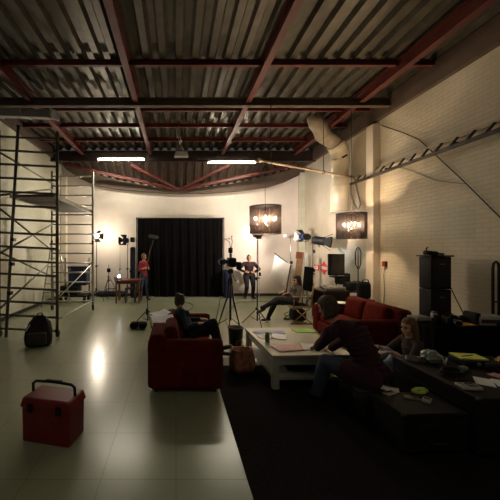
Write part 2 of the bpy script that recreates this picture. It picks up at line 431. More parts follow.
# white round duct down the right wall, bending up into the roof
t = thing('ventilation_duct', 'fat cream round duct curving down the right wall from the roof', 'duct', (4.52, 8.3, 2.95))
pts = [(4.52, 8.3, 2.84), (4.52, 8.3, 3.4), (4.52, 8.3, 4.0), (4.54, 8.3, 4.45)]
for i in range(1, 9):
    a = i/8*PI/2*.8; pts.append((4.52-.85*(1-math.cos(a)), 8.3-.35*(1-math.cos(a)), 4.45+.45*math.sin(a)))
pts += [(3.85, 7.98, 5.02), (3.72, 7.95, 5.15), (3.66, 7.93, 5.36)]
bw(MB().tube(pts[:8], .235, 20), 'duct_pipe', M['duct'], t)
bw(MB().tube(pts[7:], .20, 20), 'duct_run', mat('darker_duct', (.3, .25, .19), .5, var=.2), t)  # upper run has a darker tone than the vertical pipe
for z in (2.86, 3.55, 4.25): bw(MB().ring((4.52, 8.3, z), .235, .012), 'joint_ring', M['duct'], t)
bw(MB().box((4.54, 8.08, 4.32), (.16, .03, .05), (0, -.5, 0)), 'damper_slot', M['black'], t)
# flexible cable bundle beside the duct
lone(MB().tube([(4.72, 8.1, 3.6), (4.66, 8.0, 3.3), (4.66, 7.85, 3.0), (4.72, 7.75, 2.85), (4.80, 7.8, 3.0), (4.78, 7.9, 3.3), (4.74, 7.95, 3.68)], .02), 'cable_loop', M['steelg'], (4.7, 8, 2.85),
     'grey hose hanging in a loop beside the fat round duct', 'hose')
# pipe across to the right wall
t = thing('steel_pipe', 'cream pipe under the roof from the right wall to above the nearer chandelier', 'pipe', (1.88, 6.55, 3.75))
bw(MB().cyl((1.80, 6.5, 3.75), (4.86, 8.14, 3.75), .030, seg=12), 'pipe', M['cream_metal'], t)
bw(MB().cyl((1.78, 6.49, 3.75), (1.84, 6.525, 3.75), .045, seg=12), 'end_cap', M['cream_metal'], t)
for q in (.1, .62):
    p = Vector((1.8, 6.5, 3.75)).lerp(Vector((4.86, 8.14, 3.75)), q)
    bw(MB().cyl(p, (p.x, p.y, 5.2), .008, seg=6), 'hanger_rod', M['blackm'], t)
    bw(MB().ring(p, .04, .008, (1, .5, 0), 16), 'clamp', M['blackm'], t)
# pulley under the pipe
t = thing('pulley_hook', 'small black pulley block under the free end of the ceiling pipe', 'pulley', (1.97, 6.58, 3.6))
bw(MB().ring((1.97, 6.58, 3.58), .05, .015, (0, 1, 0)), 'wheel', M['blackm'], t)
bw(MB().tube([(1.97, 6.58, 3.62), (1.99, 6.58, 3.68), (1.97, 6.58, 3.72)], .008), 'hook', M['blackm'], t)
# cable ladder along right wall
t = thing('cable_ladder', 'long cable tray ladder fixed high along the right brick wall', 'cable tray', (4.7, 4, 3.62))
bw(MB().box((4.82, 4.45, 3.75), (.03, 7.3, .05)), 'side_rail', M['cream_metal'], t)
bw(MB().box((4.70, 4.45, 3.57), (.03, 7.3, .06)), 'side_rail', M['dark_steel'], t)
y = .95
while y < 8.1:
    bw(MB().box((4.76, y, 3.66), (.02, .05, .20), (.35, .5, 0)), 'rung', M['blackm'], t); y += .30
for y in (1.6, 3.4, 5.2, 6.9):
    bw(MB().box((4.85, y, 3.66), (.09, .03, .05)), 'bracket', M['blackm'], t)
bw(MB().tube([(4.75, y, 3.60+.01*math.sin(y*3)) for y in [1+.4*i for i in range(18)]], .018), 'cable', M['black'], t)
# cables on right wall
lone(MB().tube([(4.87, 7.15, 4.78), (4.87, 6.4, 4.30), (4.86, 6.0, 4.02), (4.86, 5.0, 2.90), (4.87, 4.5, 2.30), (4.87, 3.6, 1.2)], .009, 6), 'wall_cable', M['blackm'], (4.87, 5, 3),
     'thin dark cable slanting down the right brick wall under the cable tray', 'cable')
lone(MB().tube([(4.885, 7.1, 3.75), (4.885, 6.4, 3.55), (4.885, 5.6, 3.1), (4.885, 5.05, 2.93)], .006, 6), 'wall_cable', M['grey'], (4.88, 6, 3.3),
     'faint grey cable joining the dark slanting one on the brick wall', 'cable')
# hanging heater / projector box
t = thing('hanging_lamp_box', 'small grey box lamp hung under the roof in the centre', 'lamp', (.15, 8.5, 4.5))
bw(MB().box((.15, 8.5, 4.50), (.40, .22, .13), taper=.8), 'body', M['lgrey'], t, bevel=.01)
bw(MB().lathe([(.0, .17), (.06, .15), (.09, .07), (.10, 0)], (.12, 8.5, 4.60)), 'dome', M['grey'], t)
bw(MB().cyl((.12, 8.5, 4.76), (-.05, 8.4, 5.3), .007, seg=6), 'chain', M['steelg'], t)
bw(MB().cyl((.14, 8.5, 4.76), (.08, 8.4, 5.3), .007, seg=6), 'chain', M['steelg'], t)
# box duct at left roof
t = thing('rectangular_duct', 'grey rectangular sheet duct crossing the roof at the upper left', 'duct', (-3.2, 6.7, 4.95))
bw(MB().box((-3.3, 6.6, 4.80), (1.35, .36, .16), (.25, .07, -.08)), 'duct_box', M['grey'], t, bevel=.01)
for x in (-3.95, -3.3, -2.65): bw(MB().box((x, 6.6-.08*(x+3.3), 4.80-.07*(x+3.3)), (.03, .40, .20), (.25, .07, -.08)), 'flange', M['steelg'], t)

# ------------------------------------------------------------------ chandeliers
def chandelier(x, y, ztop, r, h, label, ceil):
    t = thing('drum_chandelier', label, 'chandelier', (x, y, ztop), group='black string drum chandeliers')
    def Q(a, b, c): return (a, b, c)
    n = 104; m = MB()
    for i in range(n):
        a = 2*PI*i/n; m.box((r*math.cos(a), r*math.sin(a), -h/2), (.004, .0162, h), (0, 0, a))
    sh = m.build('string_shade', M['string'], t)
    MB().ring((0, 0, 0), r, .009, seg=48).build('hoop', M['blackm'], sh)
    MB().ring((0, 0, -h), r, .009, seg=48).build('hoop', M['blackm'], sh)
    f = MB()
    for i in range(3):
        a = 2*PI*i/3+.3; f.cyl((0, 0, -.02), (r*math.cos(a), r*math.sin(a), 0), .005, seg=6)
    f.build('spider', M['blackm'], t)
    MB().lathe([(.0, 0), (.02, -.02), (.012, -.12), (.035, -.18), (.014, -.24), (.014, -.32), (.04, -.38), (.02, -.44), (.0, -.47)], (0, 0, 0)).build('stem', M['chrome'], t)
    for i in range(6):
        a = 2*PI*i/6+.26; c, s = math.cos(a), math.sin(a); R = r*.70
        arm = MB().tube([(0.01*c, .01*s, -h*.62), (R*.35*c, R*.35*s, -h*.76), (R*.75*c, R*.75*s, -h*.78), (R*c, R*s, -h*.66)], .008, 6).build('arm', M['chrome'], t)
        MB().lathe([(.0, -.01), (.035, 0), (.03, .01), (.012, .012), (.012, .09), (0, .09)], (R*c, R*s, -h*.66)).build('candle_cup', M['chrome'], arm)
        MB().lathe([(.0, 0), (.013, .015), (.017, .032), (.010, .058), (.0, .075)], (R*c, R*s, -h*.66+.09), seg=12).build('bulb', M['bulb'], arm)
        MB().ball((R*c, R*s, -h*.66-.05), (.014, .014, .028), 8).build('crystal_drop', M['crystal'], arm)
    MB().ball((0, 0, -h*.66-.19), .03, 10).build('crystal_ball', M['crystal'], t)
    MB().cyl((0, 0, 0), (0, 0, ceil-ztop), .006, seg=6).build('cord', M['blackm'], t)
    return t
chandelier(1.95, 6.56, 2.76, .335, .60, 'black string drum chandelier hanging from the pipe, the larger and nearer one', 3.74)
chandelier(4.12, 7.05, 2.66, .32, .59, 'black string drum chandelier in front of the fat cream duct', 5.28)

# ------------------------------------------------------------------ scaffold tower
t = thing('scaffold_tower', 'tall aluminium scaffold tower with a plank deck by the left wall', 'scaffold', (-3.08, 7.5, 0))
xa, xb, ya, yb = -3.68, -2.47, 6.24, 8.9
for (x, y, zt_) in ((xa, ya, 4.3), (xb, ya, 4.27), (xa, yb, 4.13), (xb, yb, 4.13)):
    u = bw(MB().cyl((x, y, .16), (x, y, zt_), .031), 'upright', M['scaf'] if y < 7 else M['alu'], t)
    bw(MB().lathe([(0, 0), (.034, 0), (.034, .12), (0, .12)], (x, y, 1.95)), 'coupler', M['redp'], u)
    c = bw(MB().box((x, y, .13), (.05, .07, .08)), 'caster', M['blackm'], t)
    bw(MB().cyl((x-.02, y+.03, .065), (x+.02, y+.03, .065), .065, seg=20), 'wheel', M['rubber'], c)
for k in range(15):
    z = .12+.285*k
    bw(MB().cyl((xa, ya, z+.06), (xb, ya, z), .024), 'rung', M['scaf'], t)
for k in range(14):
    z = .27+.285*k
    bw(MB().cyl((xa, yb, z), (xb, yb, z), .022), 'rung', M['alu'], t)
for (za, zb) in ((2.66, 1.76), (1.75, 2.56), (1.76, .99), (.60, 1.49), (3.83, 3.75), (2.95, 3.6)):
    bw(MB().cyl((xa+.03, ya, za), (xa+.03, yb, zb), .022), 'brace', M['scaf'], t)
bw(MB().cyl((xb, ya+.02, .36), (xb, yb, .28), .022), 'brace', M['alu'], t)
bw(MB().cyl((xb-.35, ya+.5, .55), (xb, yb, 1.4), .014), 'brace', M['alu'], t)
bw(MB().box(((xa+xb)/2+.12, (ya+yb)/2, 2.93), (.86, yb-ya+.1, .05)), 'platform', M['ply'], t)
for x in (-3.42, -2.52): bw(MB().box((x, (ya+yb)/2, 2.93), (.03, yb-ya+.1, .09)), 'platform_edge', M['alu'], t)
s_ = bw(MB().cyl((-3.49, 6.16, .02), (-3.24, 6.16, 4.32), .031), 'stabiliser_pole', M['scaf'], t)
bw(MB().lathe([(0, 0), (.035, 0), (.035, .1), (0, .1)], (-3.24, 6.16, 4.27)), 'end_cap', M['blackm'], s_)
for z in (.9, 1.5, 2.0): bw(MB().box((-3.47+.058*z, 6.18, z+.02), (.08, .1, .07)), 'clamp', M['blackm'], s_)

# step ladder behind scaffold
t = thing('step_ladder', 'open aluminium step ladder standing behind the scaffold tower', 'ladder', (-3.9, 9.4, 0))
def rail(p, q, nm='side_rail'): return bw(MB().box((0, 0, 0), (.001, .001, .001)) if False else MB().cyl(p, q, .022, seg=8), nm, M['alu'], t)
for (bx, tx, y0, y1) in ((-4.15, -3.95, 9.25, 9.5), (-3.62, -3.78, 9.25, 9.5), (-4.12, -3.95, 10.1, 9.56), (-3.55, -3.76, 10.1, 9.56)): rail((bx, y0, .02), (tx, y1, 1.95))
for k in range(7):
    q = (k+.8)/7.4; bw(MB().box(((-4.15+.2*q+-3.62-.16*q)/2, 9.25+.25*q, 1.95*q), (.53-.36*q, .08, .025)), 'step', M['alu'], t)
    if k % 2 == 0: bw(MB().cyl((-4.12+.17*q, 10.1-.54*q, 1.95*q), (-3.55-.21*q, 10.1-.54*q, 1.95*q), .012, seg=6), 'rear_rung', M['alu'], t)
bw(MB().rbox((-3.86, 9.53, 1.97), (.26, .16, .05), .01), 'top_cap', M['blackm'], t)
# equipment cart with navy crate behind scaffold
t = thing('equipment_cart', 'black wheeled equipment cart behind the scaffold, carrying a navy crate', 'cart', (-3.5, 10.4, 0))
bw(MB().box((-3.5, 10.4, .22), (.95, .6, .05)), 'deck', M['black'], t)
bw(MB().rbox((-3.62, 10.35, .42), (.60, .5, .30), .04), 'case', M['black'], t)
for (x, y) in ((-3.9, 10.15), (-3.1, 10.15), (-3.9, 10.65), (-3.1, 10.65)):
    bw(MB().cyl((x-.025, y, .10), (x+.025, y, .10), .098, seg=18), 'wheel', M['rubber'], t)
for x in (-3.93, -3.08):
    bw(MB().cyl((x, 10.65, .2), (x, 10.65, 1.5), .025), 'post', M['blackm'], t)
t = thing('crate', 'navy blue plastic crate on the cart behind the scaffold', 'crate', (-3.35, 10.38, .58))
bw(MB().box((-3.35, 10.38, .88), (.60, .42, .60), taper=1.05), 'body', M['blue'], t, bevel=.02)
bw(MB().rbox((-3.35, 10.38, 1.20), (.66, .47, .05), .015), 'lid', M['blue'], t)
for x in (-3.6, -3.1): bw(MB().box((x, 10.15, 1.13), (.05, .02, .10)), 'latch', M['grey'], t)
# pile of dark kit right of the cart
t = thing('kit_bag', 'long black kit bag on the floor against the rear wall by the lamp stands', 'bag', (-2.5, 10.9, 0))
bw(MB().rbox((-2.45, 11.42, .11), (1.1, .25, .2), .08), 'body', M['bluec'], t)
bw(MB().tube([(-2.7, 11.40, .2), (-2.6, 11.4, .30), (-2.3, 11.4, .30), (-2.2, 11.40, .2)], .015), 'handle', M['black'], t)
# backpack
t = thing('backpack', 'black backpack leaning at the foot of the scaffold tower', 'backpack', (-2.62, 5.72, 0), .25)
b = MB(); vs = []; prof = [(0, .2, .11, 0), (.03, .235, .14, 0), (.15, .25, .155, .0), (.3, .235, .14, .04), (.42, .19, .10, .09), (.52, .11, .05, .13), (.545, .03, .015, .135)]
for (z, rx, ry, dy) in prof:
    for k in range(20):
        a = 2*PI*k/20; c, s = math.cos(a), math.sin(a)
        vs.append((rx*math.copysign(abs(c)**.6, c), dy+ry*math.copysign(abs(s)**.7, s), z))
b.add(vs, [(i*20+k, i*20+(k+1) % 20, (i+1)*20+(k+1) % 20, (i+1)*20+k) for i in range(6) for k in range(20)]+[tuple(range(19, -1, -1))], True)
b.build('body', M['black'], t)
MB().rbox((0, -.16, .16), (.34, .10, .24), .04).build('front_pocket', M['dgrey'], t)
for s in (-1, 1): MB().tube([(s*.10, .13, .46), (s*.17, .22, .38), (s*.2, .25, .2), (s*.19, .12, .04)], .018).build('shoulder_strap', M['black'], t)
MB().tube([(-.06, .13, .53), (-.03, .14, .58), (.03, .14, .58), (.06, .13, .53)], .01).build('top_handle', M['black'], t)
MB().tube([(-.2, -.08, .30), (-.17, -.06, .36), (-.14, -.04, .41)], .009).build('reflective_strip', M['lgrey'], t)
# red toolbox
t = thing('toolbox', 'red plastic toolbox with a black carrying handle on the floor at lower left', 'toolbox', (-1.20, 2.95, 0), -.22)
MB().box((0, 0, .17), (.50, .27, .34), taper=1.02).build('body', M['redp'], t, bevel=.015)
MB().box((0, 0, .38), (.54, .31, .09), taper=.90).build('lid', M['redp'], t, bevel=.015)
MB().tube([(-.23, .0, .42), (-.235, -.0, .50), (-.20, .0, .525), (0, -.0, .535), (.19, .0, .525), (.225, .0, .50), (.23, .0, .42)], .014).build('handle', M['black'], t)
MB().rbox((0, 0, .538), (.18, .035, .03), .01).build('grip', M['black'], t)
for x in (-.15, .15): MB().box((x, -.157, .34), (.05, .015, .08)).build('latch', M['black'], t)

# ------------------------------------------------------------------ curtain
t = thing('stage_curtain', 'wide black cloth backdrop hung on a pole before the rear wall', 'curtain', (0, 11.3, 0))
m = MB(); n = 160; x0, x1 = -1.45, 1.77; zz = [.04, .5, 1.0, 1.6, 2.2, 2.7, 2.975]; vs = []
for j, z in enumerate(zz):
    for i in range(n+1):
        x = x0+(x1-x0)*i/n; amp = .035*(1-.6*z/2.96)
        vs.append((x, 11.3+amp*(math.sin(x*19+.4*math.sin(x*5))+.5*math.sin(x*41+z)), z+(.02*math.sin(x*3.1) if j == 0 else 0)))
for j, z in enumerate(zz):
    for i in range(n+1):
        v = vs[j*(n+1)+i]; vs.append((v[0], v[1]+.012, v[2]))
N = (n+1)*len(zz); fs = []
for j in range(len(zz)-1):
    for i in range(n):
        a = j*(n+1)+i; fs += [(a, a+1, a+n+2, a+n+1), (N+a, N+a+n+1, N+a+n+2, N+a+1)]
bw(MB().add(vs, fs, True), 'cloth', M['velvet'], t)
bw(MB().cyl((-1.50, 11.3, 2.97), (1.82, 11.3, 2.97), .022), 'pole', M['blackm'], t)
for x in (-1.48, 1.80):
    bw(MB().cyl((x, 11.3, .02), (x, 11.3, 3.0), .02), 'post', M['blackm'], t); bw(MB().box((x, 11.3, .012), (.08, .35, .02)), 'foot', M['blackm'], t)

# ------------------------------------------------------------------ stands and lamps
def stand(root, x, y, h, R=.42, rise=.32, r=.012, mt=None, a0=.3, knobs=True, foot=.02):
    """light stand parts under root at world x, y: pole, three legs, braces, knobs"""
    mt = mt or M['blackm']
    bw(MB().cyl((x, y, .10), (x, y, h*.55), r*1.25), 'pole', mt, root)
    bw(MB().cyl((x, y, h*.55), (x, y, h), r), 'upper_pole', mt, root)
    for k in range(3):
        a = a0+2*PI*k/3; c, s = math.cos(a), math.sin(a)
        l = bw(MB().tube([(x+.02*c, y+.02*s, rise+.05), (x+R*c, y+R*s, foot)], r*.9, 6), 'leg', mt, root)
        bw(MB().cyl((x+.02*c, y+.02*s, .12), (x+R*.5*c, y+R*.5*s, (rise+.07)/2), r*.6, seg=6), 'brace', mt, l)
        bw(MB().ball((x+R*c, y+R*s, foot), r*1.4, 8), 'rubber_foot', M['rubber'], l)
    if knobs:
        for z in (h*.55, h*.55-.02, rise+.07):
            bw(MB().cyl((x-.02, y, z-.03), (x-.02, y, z+.03), .024, seg=10), 'collar', mt, root)
        bw(MB().cyl((x+.01, y, h*.55), (x+.06, y, h*.55), .016, seg=8), 'knob', mt, root)
def head(root, c, d, L=.26, r=.09, body=None, lit=None, doors=True, open_=.6, yoke=True):
    """fresnel lamp head at c pointing along d"""
    c = Vector(c); S, U, D = basis(d); body = body or M['blackm']
    h = bw(MB().lathe([(0, -L*.55), (r*.7, -L*.55), (r*.95, -L*.4), (r, -L*.1), (r, L*.35), (r*1.15, L*.38), (r*1.15, L*.45), (r*.92, L*.45), (r*.9, L*.36), (0, L*.36)], c, D, 20), 'lamp_head', body, root)
    bw(MB().lathe([(0, L*.40), (r*.6, L*.385), (r*.88, L*.37)], c, D, 20), 'lens', lit or M['lens'], h)
    for k in range(3): bw(MB().cyl(c+D*(-L*.3+k*L*.12), c+D*(-L*.3+k*L*.12+.01), r*1.06, seg=20), 'cooling_fin', body, h)
    if doors:
        for (a, b) in ((S, U), (-S, U), (U, S), (-U, S)):
            e = c+D*L*.45+a*r*1.1; dd = (D*(1)+a*open_).normalized(); q = e+dd*r*1.7; n = dd.cross(b).normalized()*.003
            bw(MB().prism([e-b*r*.8, e+b*r*.8, q+b*r*1.35, q-b*r*1.35], n), 'barn_door', M['black'], h)
    if yoke:
        bw(MB().tube([c+S*r*1.25, c+S*r*1.25-Vector((0, 0, r*1.5)), c-S*r*1.25-Vector((0, 0, r*1.5)), c-S*r*1.25], .008, 6), 'yoke', body, root)
    return h
SG = 'lamp stands along the rear wall'
# bright lamp by the corner
t = thing('halogen_light', 'lit open halogen lamp glaring on a stand near the left rear corner', 'studio lamp', (-2.83, 10.7, 0))
stand(t, -2.83, 10.7, 2.2, .4)
head(t, (-2.83, 10.62, 2.28), (.55, -.75, -.1), .2, .085, lit=M['openl'], open_=1.1)
t = thing('light_stand', 'bare black tripod lamp stand standing between the glaring lamp and the wooden table', 'light stand', (-2.42, 10.8, 0))
stand(t, -2.42, 10.8, 1.25, .42, .75)
bw(MB().rbox((-2.42, 10.8, 1.05), (.12, .1, .14), .02), 'ballast', M['black'], t)
t = thing('light_stand', 'thin grey lamp stand with small clamp just behind the table end', 'light stand', (-2.05, 11.0, 0))
stand(t, -2.05, 11.0, 1.95, .25, .4, .010, M['steelg'])
bw(MB().rbox((-2.05, 10.98, 2.0), (.09, .08, .08), .02), 'clamp', M['black'], t)
t = thing('fresnel_light', 'black studio lamp with open barn doors on a stand above the wooden table', 'studio lamp', (-1.76, 10.9, 0))
stand(t, -1.76, 10.9, 2.0, .3, .4)
head(t, (-1.80, 10.8, 2.12), (-.2, -.9, .05), .28, .09, open_=.7)
bw(MB().rbox((-1.58, 10.9, 2.15), (.16, .16, .18), .03), 'ballast', M['black'], t)
t = thing('lit_reading_lamp', 'small lit lamp with a grey body on top of the wooden table', 'lamp', (-1.98, 10.2, .77))
bw(MB().rbox((-1.98, 10.2, .83), (.24, .14, .12), .03), 'body', M['grey'], t)
bw(MB().ball((-1.92, 10.12, .90), .045, 12), 'bulb', mat('lit_small', (1, 1, 1), .5, emit=(.9, .95, 1.0), estr=8), t)
# black loudspeaker / folded gear between table and curtain
t = thing('folded_tripod_case', 'tall black soft case standing upright behind the wooden table', 'case', (-1.47, 11.12, 0))
bw(MB().rbox((-1.60, 11.14, .95), (.20, .16, 1.88), .07), 'body', M['bluec'], t)
bw(MB().tube([(-1.64, 11.06, 1.2), (-1.70, 11.03, 1.0), (-1.64, 11.06, .8)], .013), 'strap', M['black'], t)
# wooden table
t = thing('wooden_table', 'red-brown wooden table standing left of the black backdrop', 'table', (-1.6, 10.2, 0))
bw(MB().box((-1.62, 10.3, .755), (.86, .62, .04)), 'tabletop', M['wood'], t, bevel=.006)
bw(MB().box((-1.62, 10.3, .69), (.76, .52, .09)), 'apron', M['wood'], t)
for (x, y) in ((-2.0, 10.04), (-1.24, 10.04), (-2.0, 10.56), (-1.24, 10.56)):
    bw(MB().cyl((x, y, .735), (x, y, 0), .032, .02, 10), 'leg', M['wood'], t)
t = thing('wooden_stool', 'dark wooden stool tucked under the red-brown table', 'stool', (-1.6, 10.3, 0))
bw(MB().rbox((-1.55, 10.25, .47), (.36, .34, .035), .012), 'seat', M['dwood'], t)
for (x, y) in ((-1.7, 10.12), (-1.4, 10.12), (-1.7, 10.4), (-1.4, 10.4)): bw(MB().cyl((x, y, .46), (x*1.02+.03, y, 0), .018, seg=8), 'leg', M['dwood'], t)
bw(MB().cyl((-1.7, 10.12, .18), (-1.4, 10.12, .18), .01, seg=6), 'stretcher', M['dwood'], t)
# boom microphone stand
t = thing('boom_microphone', 'grey furry boom microphone on a curved pole and low black stand', 'microphone', (-.68, 7.2, 0))
stand(t, -.68, 7.2, .55, .33, .30, a0=.9)
bw(MB().tube([(-.68, 7.2, .5), (-.69, 7.2, 1.0), (-.68, 7.2, 1.45), (-.62, 7.2, 1.78), (-.54, 7.2, 2.04)], .011), 'boom_pole', M['blackm'], t)
bw(MB().tube([(-.66, 7.2, 2.13), (-.63, 7.2, 2.135), (-.55, 7.2, 2.12), (-.46, 7.2, 2.105), (-.42, 7.2, 2.10)], .04, 12, [.02, .043, .046, .043, .018]), 'wind_muff', M['foam'], t)
t = thing('sandbag', 'black sandbag lying over a leg of the boom microphone stand', 'sandbag', (-.85, 6.95, 0))
for s in (-1, 1): bw(MB().rbox((-.86+s*.10, 6.9, .08), (.19, .27, .13), .06), 'bag_half', M['velvet'], t)
bw(MB().box((-.86, 6.9, .15), (.12, .10, .02)), 'strap', M['black'], t)

# video camera on tall tripod
t = thing('video_camera', 'black video camera with a blue lens on a tall tripod, right of the backdrop', 'camera', (1.18, 6.5, 0))
tx, ty = 1.18, 6.5
bw(MB().cyl((tx, ty, .28), (tx, ty, 1.35), .022), 'centre_column', M['blackm'], t)
for k, (dx, dy) in enumerate(((-.35, -.15), (.18, -.32), (.05, .40))):
    l = bw(MB().tube([(tx+dx*.08, ty+dy*.08, 1.22), (tx+dx*.25, ty+dy*.25, .75), (tx+dx, ty+dy, .03)], .016, 8, [.022, .018, .013]), 'leg', M['blackm'], t)
    bw(MB().cyl((tx, ty, .35), (tx+dx*.72, ty+dy*.72, .25), .008, seg=6), 'spreader', M['blackm'], l)
    bw(MB().ball((tx+dx, ty+dy, .025), .022, 8), 'rubber_foot', M['rubber'], l)
bw(MB().lathe([(0, 0), (.06, 0), (.07, .05), (.05, .1), (0, .1)], (tx, ty, 1.30)), 'fluid_head', M['blackm'], t)
bw(MB().cyl((tx, ty+.03, 1.36), (tx+.03, ty-.42, 1.18), .01), 'pan_handle', M['blackm'], t)
b_ = bw(MB().rbox((tx+.02, ty, 1.54), (.16, .34, .2), .03), 'body', M['black'], t)
bw(MB().lathe([(0, .12), (.035, .12), (.045, .0), (.058, -.02), (.062, -.12), (.05, -.12), (.0, -.10)], (tx-.13, ty-.12, 1.56), (1, .3, 0)), 'lens', M['black'], b_)
bw(MB().lathe([(.0, .0), (.055, .01)], (tx-.26, ty-.16, 1.56), (-1, -.3, 0)), 'front_glass', M['lens'], b_)
bw(MB().rbox((tx-.20, ty-.15, 1.56), (.14, .12, .13), .03), 'matte_box', M['blue'], b_)
bw(MB().rbox((tx+.17, ty-.05, 1.47), (.10, .10, .16), .01), 'monitor', M['black'], b_)
bw(MB().tube([(tx, ty-.1, 1.64), (tx, ty-.1, 1.72), (tx+.01, ty+.1, 1.73), (tx+.01, ty+.12, 1.64)], .013), 'top_handle', M['black'], b_)
bw(MB().rbox((tx+.0, ty, 1.80), (.09, .10, .12), .02), 'receiver', M['black'], b_)
bw(MB().tube([(tx+.0, ty, 1.85), (tx-.02, ty, 1.98), (tx-.09, ty, 2.03)], .007), 'arm', M['blackm'], b_)
bw(MB().tube([(tx+.02, ty, 1.85), (tx+.04, ty, 2.0), (tx+.02, ty, 2.07)], .007), 'arm', M['blackm'], b_)
for (dx, dz) in ((-.11, 2.04), (-.03, 2.06), (.03, 2.10)): bw(MB().ball((tx+dx, ty, dz), .02, 10), 'mount', M['lgrey'], b_)
# leaning pole by the sofa
lone(MB().cyl((.66, 5.65, .02), (.98, 6.55, .80), .011), 'boom_pole', M['blackm'], (.7, 5.7, 0), 'thin black pole propped from the floor behind the left sofa against the camera tripod', 'pole')
# navy cloth over case right of the curtain
t = thing('covered_case', 'navy cloth draped over a case beside the right edge of the backdrop', 'case', (1.92, 11.1, 0))
bw(MB().rbox((1.93, 11.1, .5), (.26, .3, .98), .05), 'cloth', M['blue'], t)
bw(MB().rbox((1.93, 11.1, 1.02), (.22, .25, .06), .02), 'top', M['bluec'], t)

# LED panel stand in front
t = thing('panel_light', 'lit white square panel lamp on a tall black stand in front of the standing woman', 'studio lamp', (1.95, 7.2, 0))
stand(t, 1.95, 7.2, 2.05, .36, .33, a0=.55)
p = bw(MB().box((1.70, 7.18, 2.215), (.20, .04, .27), (0, -.06, .0)), 'panel_frame', M['lgrey'], t)
bw(MB().box((1.695, 7.155, 2.215), (.185, .012, .25), (0, -.06, .0)), 'lit_face', M['panel'], p)
head(t, (1.96, 7.2, 2.19), (.75, .5, .2), .24, .075, doors=False)
bw(MB().rbox((1.99, 7.2, 2.10), (.12, .1, .07), .02), 'knuckle', M['black'], t)
bw(MB().rbox((2.01, 7.2, 1.22), (.05, .05, .09), .01), 'clamp', M['black'], t)
lone(MB().cyl((2.12, 7.6, 0.01), (2.08, 7.6, 2.15), .007), 'aluminium_rod', M['alu'], (2.1, 7.6, 0), 'thin pale rod standing right behind the stand of the square panel lamp', 'rod')

# reflector board stand
t = thing('reflector_board', 'tilted white foam reflector board clamped to a stand right of the woman', 'reflector', (3.95, 10.3, 0))
k = 300/10.3
def px(x, y, Y): return Vector(((x-176)/300*Y, Y, 1.85+(248-y)/300*Y))
cs = [px(275.6, 254, 10.3), px(290.5, 264.4, 10.25), px(284.5, 287, 10.2), px(270, 276, 10.25)]
bw(MB().prism(cs, (0, .03, 0)), 'board', M['board'], t)
bw(MB().cyl(px(274.5, 253, 10.27), px(292, 266, 10.27), .014), 'gripping_arm', M['blackm'], t)
stand(t, 3.97, 10.4, 2.2, .4, .6, .011, M['steelg'])
bw(MB().rbox((3.98, 10.36, 1.35), (.08, .1, .1), .02), 'grip_head', M['blackm'], t)
bw(MB().cyl(px(290.5, 266, 10.3), px(286, 293, 10.3), .016), 'lower_arm', M['blackm'], t)
bw(MB().rbox((3.83, 10.4, 2.27), (.24, .1, .09), .03), 'lamp_body', M['lgrey'], t)
# black lamps further right
t = thing('fresnel_light', 'black lamp with reddish body pointing left, above the seated person', 'studio lamp', (4.28, 9.9, 0))
stand(t, 4.28, 9.9, 2.12, .35, .4, .012, M['steelg'])
head(t, (4.24, 9.82, 2.22), (-.9, -.35, .08), .32, .10, body=M['black'])
t = thing('fresnel_light', 'black and dark red barn door lamp on the stand beside the red wall sign', 'studio lamp', (3.99, 8.75, 0))
stand(t, 3.99, 8.75, 2.0, .35, .4, .011, M['blackm'])
head(t, (4.13, 8.67, 2.06), (.85, -.5, -.15), .34, .12, body=M['black'])
for z in (1.2, 1.75): bw(MB().rbox((4.02, 8.73, z), (.05, .05, .09), .01), 'clamp', M['blackm'], t)
# white folded stand pole next to it
lone(MB().box((4.05, 9.3, .85), (.07, .05, 1.7)), 'white_post', M['wpaint'], (4.05, 9.3, 0), 'upright white batten behind the seated person beside the barn door lamp', 'batten')
# tan framed board
t = thing('leaning_board', 'narrow tan wooden board leaning behind the seated person', 'board', (4.05, 10.0, 0))
bw(MB().box((4.15, 10.22, .86), (.22, .03, 1.72), (.05, .10, 0)), 'panel', M['tan'], t)
bw(MB().box((4.17, 10.17, 1.60), (.2, .03, .22), (.05, .1, 0)), 'head_piece', M['wood'], t)

# wall signs (fire equipment)
Y = 10.1
t = thing('fire_sign', 'small square red and white sign on the right wall left of the monitor', 'sign', (4.88, 10.4, 1.2))
bw(MB().box((4.885, 10.42, 1.17), (.02, .34, .19)), 'plate', M['signred'], t)
bw(MB().box((4.872, 10.42, 1.17), (.008, .22, .11)), 'inner_square', M['board'], t)
bw(MB().box((4.866, 10.42, 1.17), (.006, .10, .05)), 'symbol', M['signred'], t)
for (z, s, lab) in ((1.30, 1, 'upper'), (1.08, -1, 'lower')):
    lone(MB().prism([(4.88, 10.15, z-.06*s), (4.88, 9.65, z-.06*s), (4.88, 9.8, z+.02*s), (4.88, 9.9, z+.12*s), (4.88, 10.0, z+.03*s)], (.015, 0, 0)), 'red_wall_sign', M['signred'], (4.88, 9.9, z),
         'red arrow-shaped sign on the right wall, the %s of the two' % lab, 'sign', 'red arrow signs')
